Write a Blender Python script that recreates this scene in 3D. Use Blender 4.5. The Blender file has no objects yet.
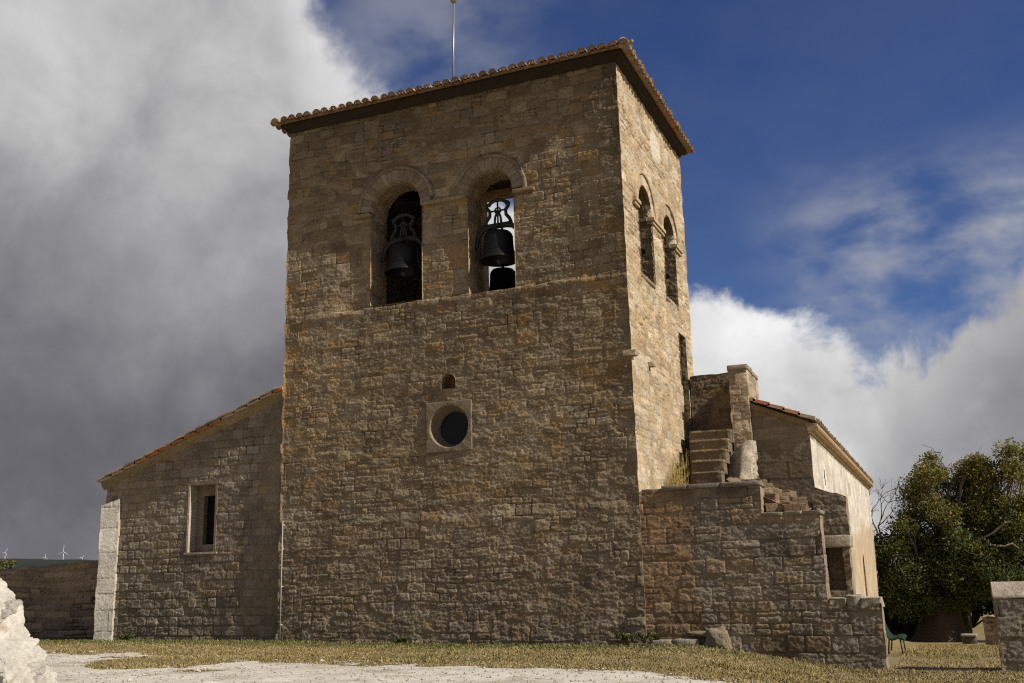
import bpy, math, random
import numpy as np
from mathutils import Vector

# ------------------------------------------------------------------ scene, camera, sky, sun
scene = bpy.context.scene
COL = scene.collection
R = math.radians

def make_camera():
    f, yaw, pitch, roll = 1012.2361, -.3934, .2286, -.0259
    fw = Vector((math.sin(yaw)*math.cos(pitch), math.cos(yaw)*math.cos(pitch), math.sin(pitch)))
    r = Vector((math.cos(yaw), -math.sin(yaw), 0)); u = r.cross(fw)
    c, s = math.cos(roll), math.sin(roll)
    r, u = c*r + s*u, c*u - s*r
    cam = bpy.data.cameras.new('camera'); o = bpy.data.objects.new('camera', cam); COL.objects.link(o)
    from mathutils import Matrix
    o.matrix_world = Matrix(((r.x, u.x, -fw.x, 6.6353), (r.y, u.y, -fw.y, -23.6434), (r.z, u.z, -fw.z, 1.5986), (0, 0, 0, 1)))
    cam.sensor_width = 36.0; cam.lens = f/1024*36
    cam.clip_start = .1; cam.clip_end = 20000
    scene.camera = o
make_camera()

SUN_EL, SUN_FRONT = 40.0, 5.3          # degrees; the sun stands to the right, a little in front of the tower's face
scene.view_settings.view_transform = 'Standard'; scene.view_settings.look = 'None'
scene.view_settings.gamma = 1; scene.view_settings.use_curve_mapping = False
EXPO = 0.15
scene.view_settings.exposure = EXPO
scene.cycles.use_denoising = False; scene.cycles.filter_width = 1.15; scene.cycles.sample_clamp_indirect = 4
scene.cycles.max_bounces = 6; scene.cycles.diffuse_bounces = 4

def sun():
    l = bpy.data.lights.new('sun', 'SUN'); l.energy = 5.0; l.angle = R(.5); l.color = (1, .93, .81)
    o = bpy.data.objects.new('sun', l); COL.objects.link(o)
    a, e = R(SUN_FRONT), R(SUN_EL)
    S = Vector((math.cos(e)*math.cos(a), -math.cos(e)*math.sin(a), math.sin(e)))
    o.rotation_euler = S.to_track_quat('Z', 'Y').to_euler(); o.location = S*60
sun()

class NT:
    def __init__(s, tree): s.t = tree; s.n = tree.nodes; s.l = tree.links
    def node(s, typ, **kw):
        n = s.n.new(typ)
        for k, v in kw.items(): setattr(n, k, v)
        return n
    def put(s, sock, v):
        if isinstance(v, bpy.types.NodeSocket): s.l.new(v, sock)
        else: sock.default_value = v
    def math(s, op, *a, clamp=False):
        n = s.node('ShaderNodeMath', operation=op); n.use_clamp = clamp
        for i, v in enumerate(a): s.put(n.inputs[i], v)
        return n.outputs[0]
    def noise(s, vec, scale, detail=4, rough=.55, dist=0):
        n = s.node('ShaderNodeTexNoise'); s.put(n.inputs['Vector'], vec)
        n.inputs['Scale'].default_value = scale; n.inputs['Detail'].default_value = detail
        n.inputs['Roughness'].default_value = rough; n.inputs['Distortion'].default_value = dist
        return n.outputs['Fac']
    def rng(s, v, a, b, c=0., d=1., smooth=True):
        n = s.node('ShaderNodeMapRange'); n.interpolation_type = 'SMOOTHSTEP' if smooth else 'LINEAR'
        s.put(n.inputs['Value'], v)
        for k, x in zip(('From Min', 'From Max', 'To Min', 'To Max'), (a, b, c, d)): s.put(n.inputs[k], x)
        return n.outputs['Result']
    def curve(s, v, pts):
        n = s.node('ShaderNodeFloatCurve'); c = n.mapping.curves[0]
        c.points[0].location = pts[0]; c.points[1].location = pts[-1]
        for p in pts[1:-1]: c.points.new(*p)
        for p in c.points: p.handle_type = 'AUTO_CLAMPED'
        n.mapping.update(); s.put(n.inputs['Value'], v); return n.outputs[0]
    def mix(s, f, a, b, blend='MIX'):
        n = s.node('ShaderNodeMix'); n.data_type = 'RGBA'; n.blend_type = blend; n.clamp_factor = True
        s.put(n.inputs[0], f); s.put(n.inputs[6], a); s.put(n.inputs[7], b); return n.outputs[2]

def sky():
    w = bpy.data.worlds.new('World'); scene.world = w; w.use_nodes = True
    k = NT(w.node_tree); k.n.clear()
    st = k.node('ShaderNodeTexSky'); st.sky_type = 'NISHITA'; st.sun_disc = False
    st.sun_elevation = R(SUN_EL); st.sun_rotation = R(90 + SUN_FRONT); st.altitude = 900
    st.air_density = .8; st.dust_density = .15; st.ozone_density = 3.0
    bg = k.node('ShaderNodeBackground'); bg.inputs['Strength'].default_value = .072
    hs = k.node('ShaderNodeHueSaturation'); hs.inputs['Hue'].default_value = .515; hs.inputs['Saturation'].default_value = 1.16
    k.l.new(st.outputs[0], hs.inputs['Color']); k.l.new(hs.outputs[0], bg.inputs[0])
    tc = k.node('ShaderNodeTexCoord'); d = tc.outputs['Generated']
    sep = k.node('ShaderNodeSeparateXYZ'); k.l.new(d, sep.inputs[0]); X, Y, Z = sep.outputs
    az = k.math('MULTIPLY', k.math('ARCTAN2', X, Y), 57.29578)
    el = k.math('MULTIPLY', k.math('ARCSINE', Z), 57.29578)
    azn = k.rng(az, -60, 20, 0, 1, smooth=False)
    def P(l, s): return [((a+60)/80, v/s) for a, v in l]
    b = k.math('MULTIPLY', k.curve(azn, P([(-60, 60), (-42, 50), (-36.5, 38), (-34.2, 32), (-31, 28.5), (-28, 25.5), (-20, 19.5), (-13, 15.8), (-11, 15.4), (-8, 14.2),
        (-4.5, 12.6), (-1.8, 10.6), (0, 10.8), (1.5, 12.6), (5, 14.8), (10, 17), (20, 20)], 90)), 90)
    # billows of the cumulus edge
    n1 = k.noise(d, 7, 9, .6, .25); n2 = k.noise(d, 3.6, 7, .6, .3)
    nn = k.math('SUBTRACT', n1, .5)
    amp = k.rng(az, -30, -14, 12, 15)
    dist = k.math('ADD', k.math('SUBTRACT', b, el), k.math('MULTIPLY', nn, amp))
    soft = k.rng(az, -30, -12, 2.3, 1.5)
    dens = k.rng(k.math('DIVIDE', dist, soft), -.5, 1.)
    # thin streaks of high cloud
    mp = k.node('ShaderNodeMapping'); k.l.new(d, mp.inputs[0]); mp.inputs['Rotation'].default_value = (0, R(6), 0); mp.inputs['Scale'].default_value = (1, 1, 1.9)
    ws = k.noise(mp.outputs[0], 7.5, 8, .55, .1)
    zone = k.math('MULTIPLY', k.rng(el, 9, 14), k.math('SUBTRACT', 1., k.rng(el, 17, 23)))
    zone = k.math('MULTIPLY', zone, k.rng(az, -10, -1))
    zl = k.math('MULTIPLY', k.rng(az, -36, -30), k.math('SUBTRACT', 1., k.rng(az, -27, -17)))
    zone = k.math('ADD', zone, k.math('MULTIPLY', zl, .45), clamp=True)
    wd = k.math('MULTIPLY', k.math('MULTIPLY', k.rng(ws, .32, .66), .95), k.math('ADD', k.math('MULTIPLY', zone, .95), .04))
    # cloud brightness: grey pall on the left, sunlit cumulus on the right
    eln = k.rng(k.math('ADD', el, k.math('MULTIPLY', k.math('SUBTRACT', n2, .5), 16)), 0, 45, 0, 1, smooth=False)
    left = k.curve(eln, [(0, .17), (.04, .185), (.08, .15), (.15, .150), (.24, .18), (.33, .26), (.45, .38), (.56, .50), (.66, .52), (.8, .40), (1, .33)])
    edge = k.math('SUBTRACT', 1., k.rng(dist, 0, 10))
    left = k.math('ADD', left, k.math('MULTIPLY', edge, .26))
    cn = k.math('ADD', .30, k.math('MULTIPLY', n1, 1.4))
    right = k.curve(azn, P([(-60, .55), (-20, .6), (-10, .62), (-6, .60), (-3, .50), (-1, .38), (2, .30), (6, .26), (12, .3), (20, .4)], 1))
    re = k.math('SUBTRACT', 1., k.rng(dist, .5, 6))
    right = k.math('ADD', right, k.math('MULTIPLY', re, .12))
    low = k.rng(el, 0, 8, .85, 1.0)
    right = k.math('MULTIPLY', k.math('MULTIPLY', right, low), k.math('ADD', .32, k.math('MULTIPLY', n2, 1.6)))
    val = k.math('ADD', k.math('MULTIPLY', left, k.math('SUBTRACT', 1., k.rng(az, -27, -15))), k.math('MULTIPLY', right, k.rng(az, -27, -15)))
    val = k.math('MULTIPLY', k.math('MULTIPLY', val, cn), k.rng(az, -95, -58, .55, 1.0))  # unseen cloud beyond the left edge dimmed to cut the fill light
    val = k.math('MULTIPLY', val, 1.0/2**EXPO)
    tint = k.mix(k.rng(val, .06, .5), (.96, .95, 1.07, 1), (1.0, .99, .99, 1))
    cc = k.node('ShaderNodeVectorMath', operation='SCALE'); k.l.new(tint, cc.inputs[0]); k.l.new(val, cc.inputs['Scale'])
    bgc = k.node('ShaderNodeBackground'); k.l.new(cc.outputs[0], bgc.inputs[0]); bgc.inputs['Strength'].default_value = 1.0
    wv = k.node('ShaderNodeBackground'); wv.inputs[0].default_value = (.47, .48, .52, 1); wv.inputs['Strength'].default_value = .8
    m0 = k.node('ShaderNodeMixShader'); k.l.new(wd, m0.inputs[0]); k.l.new(bg.outputs[0], m0.inputs[1]); k.l.new(wv.outputs[0], m0.inputs[2])
    m1 = k.node('ShaderNodeMixShader'); k.l.new(dens, m1.inputs[0]); k.l.new(m0.outputs[0], m1.inputs[1]); k.l.new(bgc.outputs[0], m1.inputs[2])
    out = k.node('ShaderNodeOutputWorld'); k.l.new(m1.outputs[0], out.inputs[0])
sky()

# ------------------------------------------------------------------ numeric helpers
def smooth(a, b, x):
    t = np.clip((np.asarray(x, float)-a)/(b-a), 0, 1); return t*t*(3-2*t)
def hsh(i, j, s):
    i = np.asarray(i).astype(np.int64); j = np.asarray(j).astype(np.int64)
    with np.errstate(over='ignore'):
        h = (i*374761393 + j*668265263 + s*362437) & 0xffffffff
        h = ((h ^ (h >> 13))*1274126177) & 0xffffffff
        h = ((h ^ (h >> 15))*2246822519) & 0xffffffff
    return ((h ^ (h >> 16)) & 0xffffff)/float(0xffffff)
def vnoise(x, y, s):
    x = np.asarray(x, float); y = np.asarray(y, float)
    i = np.floor(x); j = np.floor(y); a = x-i; b = y-j; a = a*a*(3-2*a); b = b*b*(3-2*b)
    return ((hsh(i, j, s)*(1-a)+hsh(i+1, j, s)*a)*(1-b) + (hsh(i, j+1, s)*(1-a)+hsh(i+1, j+1, s)*a)*b)*2-1
def fbm(x, y, s, o=3):
    r = 0; a = 1; t = 0
    for k in range(o):
        r = r + a*vnoise(np.asarray(x)*2**k, np.asarray(y)*2**k, s+k*17); t += a; a *= .5
    return r/t

def ground_z(x, y):
    x = np.asarray(x, float); y = np.asarray(y, float)
    r = smooth(.8, 5.0, x); f = smooth(-9, -1.5, y)
    zr = -.52*f - .055*np.maximum(y-5, 0)*(1-.6*smooth(40, 90, y)); zl = .10*smooth(-3, -13, x)*f - .02*np.maximum(y-4, 0)
    z = zl*(1-r) + zr*r
    d = np.hypot(x, y+8)
    far = smooth(70, 400, d)
    z = z*(1-far) + far*(-12-40*smooth(400, 2500, d))
    return z + .018*fbm(x*.9, y*.9, 5)*(1-far)

# ------------------------------------------------------------------ mesh building
class MB:
    def __init__(s): s.v = []; s.c = []; s.f = []; s.n = 0
    def add(s, v, faces, col=(.5, .5, .5)):
        """v (n,3); faces (m,k) array or list of arrays; col (3,) or (n,3)"""
        v = np.asarray(v, float).reshape(-1, 3); c = np.asarray(col, float)
        if c.ndim == 1: c = np.repeat(c[None], len(v), 0)
        if not isinstance(faces, list) or isinstance(faces[0], tuple): faces = [faces]
        for f in faces:
            f = np.asarray(f, np.int64)
            if f.size: s.f.append(f + s.n)
        s.v.append(v); s.c.append(c); s.n += len(v)
    def grid(s, P, col, mask=None, wrap_u=False):
        nv, nu = P.shape[:2]
        idx = np.arange(nv*nu).reshape(nv, nu)
        if wrap_u: idx = np.concatenate([idx, idx[:, :1]], 1)
        q = np.stack([idx[:-1, :-1], idx[:-1, 1:], idx[1:, 1:], idx[1:, :-1]], -1)
        if mask is not None: q = q[mask]
        q = q.reshape(-1, 4)
        V = P.reshape(-1, 3); C = np.asarray(col, float)
        C = C.reshape(-1, 3) if C.ndim == 3 else np.repeat(C.reshape(1, 3), len(V), 0)
        if mask is not None:
            used = np.zeros(len(V), bool); used[q.ravel()] = True
            m = np.cumsum(used)-1; V = V[used]; C = C[used]; q = m[q]
        s.add(V, q, C)
    def box(s, x0, x1, y0, y1, z0, z1, col):
        v = [(x, y, z) for z in (z0, z1) for y in (y0, y1) for x in (x0, x1)]
        s.add(v, [(0, 2, 3, 1), (4, 5, 7, 6), (0, 1, 5, 4), (2, 6, 7, 3), (0, 4, 6, 2), (1, 3, 7, 5)], col)
    def tube(s, pts, rad, n=8, col=(.5, .5, .5), cap=True):
        pts = np.asarray(pts, float); m = len(pts); rad = np.broadcast_to(np.asarray(rad, float), (m,))
        t = np.gradient(pts, axis=0); t /= np.linalg.norm(t, axis=1)[:, None]+1e-9
        a = np.array([0, 0, 1.]) if abs(t[0, 2]) < .9 else np.array([1., 0, 0])
        V = []
        for i in range(m):
            a = a - t[i]*(a@t[i]); a /= np.linalg.norm(a)+1e-9; b = np.cross(t[i], a)
            w = np.arange(n)/n*2*np.pi
            V.append(pts[i] + rad[i]*(np.cos(w)[:, None]*a + np.sin(w)[:, None]*b))
        V = np.array(V); idx = np.arange(m*n).reshape(m, n); j = np.roll(idx, -1, 1)
        F = [np.stack([idx[:-1], j[:-1], j[1:], idx[1:]], -1).reshape(-1, 4)]
        if cap: F += [idx[0][::-1][None], idx[-1][None]]
        s.add(V.reshape(-1, 3), F, col)
    def lathe(s, prof, centre, n=32, col=(.5, .5, .5)):
        w = np.arange(n)/n*2*np.pi
        P = np.array([[(centre[0]+r*math.cos(a), centre[1]+r*math.sin(a), centre[2]+z) for a in w] for r, z in prof])
        s.grid(P, col, wrap_u=True)
    def rock(s, c, size, seed, col, blocky=.45, rough=.12, n=18, rot=0, freq=2.2, coln=.25):
        a = np.linspace(-np.pi/2, np.pi/2, n//2+2); b = np.arange(n)/n*2*np.pi
        A, B = np.meshgrid(a, b, indexing='ij')
        pw = lambda x: np.sign(x)*np.abs(x)**blocky
        P = np.stack([pw(np.cos(A))*pw(np.cos(B)), pw(np.cos(A))*pw(np.sin(B)), pw(np.sin(A))], -1)
        nz = fbm(P[..., 0]*freq+P[..., 2]*1.7+seed*3.1, P[..., 1]*freq-P[..., 2]*1.3+seed, seed, 4)
        P = P*(1+rough*nz)[..., None]*np.array(size)*.5
        cr, sr = math.cos(rot), math.sin(rot)
        P = np.stack([P[..., 0]*cr-P[..., 1]*sr, P[..., 0]*sr+P[..., 1]*cr, P[..., 2]], -1)+np.array(c)
        nc = fbm(P[..., 0]*5+P[..., 2]*3, P[..., 1]*5+P[..., 2]*2, seed+9, 3)
        s.grid(P, np.asarray(col)*(1+coln*nc)[..., None], wrap_u=True)
    def build(s, name, mat, parent=None, smooth_shade=True, loc=None):
        me = bpy.data.meshes.new(name)
        V = np.concatenate(s.v) if s.v else np.zeros((0, 3)); C = np.concatenate(s.c)
        if loc is not None: V = V - np.array(loc)
        sizes = np.concatenate([np.full(len(f), f.shape[1]) for f in s.f]); loops = np.concatenate([f.ravel() for f in s.f])
        me.vertices.add(len(V)); me.vertices.foreach_set('co', V.ravel().astype(np.float32))
        me.loops.add(len(loops)); me.loops.foreach_set('vertex_index', loops.astype(np.int32))
        me.polygons.add(len(sizes))
        me.polygons.foreach_set('loop_start', np.concatenate([[0], np.cumsum(sizes)[:-1]]).astype(np.int32))
        me.polygons.foreach_set('loop_total', sizes.astype(np.int32))
        me.polygons.foreach_set('use_smooth', np.full(len(sizes), smooth_shade))
        me.update(calc_edges=True); me.validate()
        at = me.color_attributes.new('Col', 'FLOAT_COLOR', 'POINT')
        at.data.foreach_set('color', np.concatenate([np.clip(C, 0, 1), np.ones((len(C), 1))], 1).ravel().astype(np.float32))
        o = bpy.data.objects.new(name, me); COL.objects.link(o)
        me.materials.append(mat)
        if parent is not None: o.parent = parent
        if loc is not None: o.location = loc
        return o

def tag(o, label=None, cat=None, group=None, kind=None):
    for k, v in (('label', label), ('category', cat), ('group', group), ('kind', kind)):
        if v: o[k] = v
    return o
def thing(name, label, cat, group=None):
    o = bpy.data.objects.new(name, None); o.empty_display_size = .3; COL.objects.link(o)
    return tag(o, label, cat, group)
def place(o, loc):
    """move a thing's origin to loc while its parts stay where they were built"""
    o.location = loc
    for ch in o.children: ch.location = Vector(ch.location) - Vector(loc)

# ------------------------------------------------------------------ materials
def attr_mat(name, rough=.92, fine=30, amt=.35, bump=.5, bscale=45, stain=0., lichen=0., spec=.25, metal=0, bdist=.02):
    m = bpy.data.materials.new(name); m.use_nodes = True; k = NT(m.node_tree); k.n.clear()
    out = k.node('ShaderNodeOutputMaterial'); bs = k.node('ShaderNodeBsdfPrincipled'); k.l.new(bs.outputs[0], out.inputs[0])
    at = k.node('ShaderNodeAttribute'); at.attribute_name = 'Col'
    tc = k.node('ShaderNodeTexCoord'); v = tc.outputs['Object']
    f = k.noise(v, fine, 6, .65); g = k.noise(v, fine*.22, 5, .6)
    fac = k.math('ADD', k.math('MULTIPLY', k.math('SUBTRACT', f, .5), amt*2), k.math('ADD', 1., k.math('MULTIPLY', k.math('SUBTRACT', g, .5), amt*1.3)))
    sc = k.node('ShaderNodeVectorMath', operation='SCALE'); k.l.new(at.outputs['Color'], sc.inputs[0]); k.l.new(fac, sc.inputs['Scale'])
    c = sc.outputs[0]
    if stain:
        s1 = k.noise(v, 1.1, 7, .65, .4)
        c = k.mix(k.math('MULTIPLY', k.rng(s1, .5, .68), stain), c, (.085, .07, .055, 1))
        s2 = k.noise(v, 2.3, 6, .7, .6)
        c = k.mix(k.math('MULTIPLY', k.rng(s2, .56, .70), stain*.8), c, (.30, .17, .06, 1))
    if lichen:
        s3 = k.noise(v, 9, 6, .75, .3)
        c = k.mix(k.math('MULTIPLY', k.rng(s3, .60, .68), lichen), c, (.40, .37, .30, 1))
        s4 = k.noise(v, 14, 5, .7, .2)
        c = k.mix(k.math('MULTIPLY', k.rng(s4, .62, .70), lichen), c, (.10, .085, .065, 1))
    k.l.new(c, bs.inputs['Base Color']); bs.inputs['Roughness'].default_value = rough
    bs.inputs['Specular IOR Level'].default_value = spec; bs.inputs['Metallic'].default_value = metal
    if bump:
        bp = k.node('ShaderNodeBump'); bp.inputs['Strength'].default_value = bump; bp.inputs['Distance'].default_value = bdist
        h = k.math('ADD', k.noise(v, bscale, 6, .7), k.math('MULTIPLY', k.noise(v, bscale*.28, 4, .6), 1.4))
        k.l.new(h, bp.inputs['Height']); k.l.new(bp.outputs[0], bs.inputs['Normal'])
    return m
M_STONE = attr_mat('weathered_stone', stain=.3, lichen=.5, bump=1., bscale=36, bdist=.03, amt=.5, fine=42)
M_SUNNY = attr_mat('sunny_side_stone', stain=.18, lichen=.25, bump=.9, bscale=32, bdist=.025, amt=.4)  # cleaner copy of weathered_stone for the sunlit side
M_WHITE = attr_mat('white_limestone', amt=.45, fine=14, stain=.12, bump=.9, bscale=22, bdist=.04)
M_PLASTER = attr_mat('old_lime_render', amt=.16, fine=14, bump=.3, stain=.12)
M_TILE = attr_mat('clay_tile', amt=.3, fine=18, bump=.3, lichen=.35, rough=.85)
M_IRON = attr_mat('dark_iron', rough=.6, amt=.3, bump=.15, spec=.4)
M_BRONZE = attr_mat('bell_bronze', rough=.5, amt=.35, fine=8, bump=.1, metal=.55)
M_METAL = attr_mat('grey_metal', rough=.4, amt=.1, bump=.05, metal=.6)
M_PAINT = attr_mat('painted_steel', rough=.4, amt=.05, bump=0)
M_BENCH = attr_mat('green_paint', rough=.85, spec=.1, amt=.2, bump=.1)
M_WOOD = attr_mat('old_wood', amt=.4, bump=.4)
def leaf_mat():
    m = attr_mat('leaves', amt=.2, bump=0, rough=.55, fine=6); k = NT(m.node_tree)
    bs = next(n for n in k.n if n.type == 'BSDF_PRINCIPLED'); out = next(n for n in k.n if n.type == 'OUTPUT_MATERIAL'); src = bs.inputs['Base Color'].links[0].from_socket
    tl = k.node('ShaderNodeBsdfTranslucent'); k.l.new(src, tl.inputs[0]); mx = k.node('ShaderNodeMixShader'); mx.inputs[0].default_value = .35
    k.l.new(bs.outputs[0], mx.inputs[1]); k.l.new(tl.outputs[0], mx.inputs[2]); k.l.new(mx.outputs[0], out.inputs[0]); return m
M_LEAF = leaf_mat()
M_BARK = attr_mat('bark', amt=.45, bump=.8, bscale=18)
M_GRASS = attr_mat('grass_blades', amt=.15, bump=0, rough=.8)
M_HILL = attr_mat('hill_scrub', amt=.5, fine=.02, bump=0)

# ------------------------------------------------------------------ masonry
BROWN = [(.29, .210, .122), (.32, .238, .140), (.26, .188, .110), (.35, .268, .168), (.33, .218, .108), (.28, .218, .145), (.24, .178, .108), (.30, .238, .155), (.36, .286, .182)]
GREY = [(.29, .24, .175), (.26, .21, .15), (.33, .27, .20), (.27, .215, .145), (.24, .195, .145), (.35, .29, .215), (.30, .235, .15)]
REDB = [(.27, .155, .085), (.29, .19, .11), (.25, .165, .10), (.31, .20, .11), (.27, .20, .14)]
TAN = [(.50, .395, .262), (.46, .355, .225), (.54, .44, .31), (.42, .32, .20), (.49, .41, .295), (.45, .34, .20), (.38, .295, .20)]  # tower stone again, with the right face's sunlight put into the colour
CREAM = [(.55, .50, .42), (.51, .465, .385), (.58, .54, .46), (.48, .43, .345)]
DRY = [(.34, .25, .165), (.29, .215, .145), (.38, .285, .19), (.26, .20, .145)]
WHITE = [(.58, .53, .45), (.52, .47, .39), (.62, .57, .49), (.48, .41, .32)]
def style(ch=(.13, .30), ln=(.2, .6), jw=.019, depth=.015, off=.011, tilt=.010, rough=.0125, warp=.028, wav=.09, split=.4, pal=BROWN, mortar=(.215, .16, .105), var=.13, mw=.75, wear=.25):
    return dict(wear=wear, ch=ch, ln=ln, jw=jw, depth=depth, off=off, tilt=tilt, rough=rough, warp=warp, wav=wav, split=split, pal=np.array(pal), mortar=np.array(mortar), var=var, mw=mw)
RUBBLE = style()
BLOCKS = style(ch=(.2, .36), ln=(.24, .65), split=.25, off=.016, depth=.017, warp=.024, wav=.06, rough=.0125, wear=.45)
ASHLAR = style(ch=(.24, .40), ln=(.3, .8), split=.22, off=.014, warp=.022, wav=.05, pal=GREY+[(.31, .225, .14)], mortar=(.20, .15, .10), depth=.022, rough=.013, wear=.55, jw=.021)
SQUARED = style(ch=(.19, .28), ln=(.2, .44), split=.08, off=.014, warp=.020, wav=.03, tilt=.016, pal=GREY, mortar=(.17, .13, .09), jw=.027, depth=.020, rough=.012, wear=.55)
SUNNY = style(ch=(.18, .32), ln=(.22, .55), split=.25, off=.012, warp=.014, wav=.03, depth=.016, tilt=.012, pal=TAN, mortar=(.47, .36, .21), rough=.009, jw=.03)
DRYWALL = style(ch=(.12, .24), ln=(.35, 1.1), split=.2, off=.04, depth=.06, jw=.03, warp=.02, wav=.09, pal=DRY, mortar=(.05, .04, .03), rough=.015)
CREAMY = style(ch=(.25, .5), ln=(.4, 1.), split=.1, off=.004, depth=.003, warp=.03, wav=.05, tilt=.004, pal=CREAM, mortar=(.57, .51, .40), rough=.006, var=.10)

def masonry(u, v, st, seed):
    shp = u.shape; u = u.ravel(); v = v.ravel(); rg = np.random.default_rng(seed)
    w1 = st['warp']
    uw = u + w1*fbm(u*5, v*5, seed+1, 3) ; vw = v + st['wav']*fbm(u*.45, v*.45, seed+2, 2) + w1*.8*fbm(u*5+7, v*5+3, seed+3, 3)
    v0, v1 = vw.min()-.6, vw.max()+.6; u0, u1 = uw.min()-1.5, uw.max()+1.5
    hs = []; t = v0
    while t < v1:
        h = rg.uniform(*st['ch']); hs.append(h); t += h
    cv = v0+np.concatenate([[0], np.cumsum(hs)])
    ci = np.searchsorted(cv, vw)-1
    d = np.zeros_like(u); sid = np.zeros(len(u), np.int64); lu = np.zeros_like(u); lv = np.zeros_like(u)
    order = np.argsort(ci, kind='stable'); bnd = np.searchsorted(ci[order], np.arange(len(hs)+1))
    for i in range(len(hs)):
        ix = order[bnd[i]:bnd[i+1]]
        n = int((u1-u0)/st['ln'][0])+4
        su = u0-rg.uniform(0, .6)+np.concatenate([[0], np.cumsum(rg.uniform(*st['ln'], n)*np.clip(hs[i]/np.mean(st['ch']), .7, 1.25))])
        sp = rg.random(n+2) < st['split']; fr = rg.uniform(.35, .65, n+2); sp3 = rg.random(n+2) < .3
        if not len(ix): continue
        x = uw[ix]; y = vw[ix]; si = np.clip(np.searchsorted(su, x)-1, 0, n-1)
        a, b = su[si], su[si+1]; lo = np.full(len(ix), cv[i]); hi = np.full(len(ix), cv[i+1])
        mid = lo+(hi-lo)*fr[si]; s_ = sp[si]; up = (y > mid)
        lo = np.where(s_ & up, mid, lo); hi = np.where(s_ & ~up, mid, hi)
        # a split upper half is broken again across its length
        mu = a+(b-a)*fr[(si+1) % (n+1)]; s3 = s_ & up & sp3[si]; rt = x > mu
        a = np.where(s3 & rt, mu, a); b = np.where(s3 & ~rt, mu, b)
        d[ix] = np.minimum(np.minimum(x-a, b-x), np.minimum(y-lo, hi-y))
        # rounded corners
        dx = np.minimum(x-a, b-x); dy = np.minimum(y-lo, hi-y); rr = .05
        cor = (dx < rr) & (dy < rr); dc = rr-np.hypot(rr-dx, rr-dy); d[ix] = np.where(cor, np.minimum(d[ix], dc), d[ix])
        sid[ix] = i*4001+si*4+s_*1+(s_ & up)*1+(s3 & rt)*1
        lu[ix] = x-(a+b)/2; lv[ix] = y-(lo+hi)/2
    r = [hsh(sid, k*7+1, seed) for k in range(6)]
    wear = st['wear']+(1-st['wear'])*smooth(-.25, .35, fbm(u*.9, v*.9, seed+11, 3))      # joints weather away in places
    jw = st['jw']*(.6+.8*(vnoise(u*2, v*2, seed+5)*.5+.5))
    e = smooth(-.004, 1, np.clip(d/jw, -1, 1))
    h = st['depth']*(e-1)*wear + e*(.5+.5*wear)*(st['off']*(r[0]*2-1) + .6*st['tilt']*((r[1]*2-1)*lu+(r[2]*2-1)*lv*2)/.25)
    rd = 1-np.abs(fbm(u*3.5, v*8, seed+12, 4))*2.2
    h = h + st['rough']*(fbm(u*6, v*9, seed+6, 4)*.5 + 1.0*fbm(u*16, v*26, seed+7, 3) + .4*rd) + .006*(hsh(np.arange(len(u)), np.ones(len(u)), seed)-.5)
    pal = st['pal']; c = pal[(r[3]*len(pal)).astype(int) % len(pal)]*(1+st['var']*(r[4]*2-1))[:, None]
    m = 1-(1-smooth(.1, .55, e))*st['mw']*wear
    c = st['mortar']*(1-m)[:, None]+c*m[:, None]
    mot = fbm(u*2.6, v*3.2, seed+8, 5); sp = smooth(.2, .6, fbm(u*19, v*25, seed+13, 3))
    c = c*(1+.17*mot+.16*sp-.16*smooth(.2, .6, fbm(u*13+5, v*22, seed+14, 3))+.20*(hsh(np.arange(len(u)), np.zeros(len(u)), seed)-.5))[:, None]
    crk = (1-smooth(.0, .32, e))*smooth(.05, .3, fbm(u*1.7, v*2.3, seed+15, 3))*wear; c = c*(1-.68*crk)[:, None]
    return h.reshape(shp), c.reshape(shp+(3,))

def edge_jit(z, seed, amp=.02):
    return amp*(fbm(z*3.2, z*0+seed*.37, seed, 2) + .8*(hsh(np.floor(z/.27), 0*z, seed)*2-1)*.7)

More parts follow.
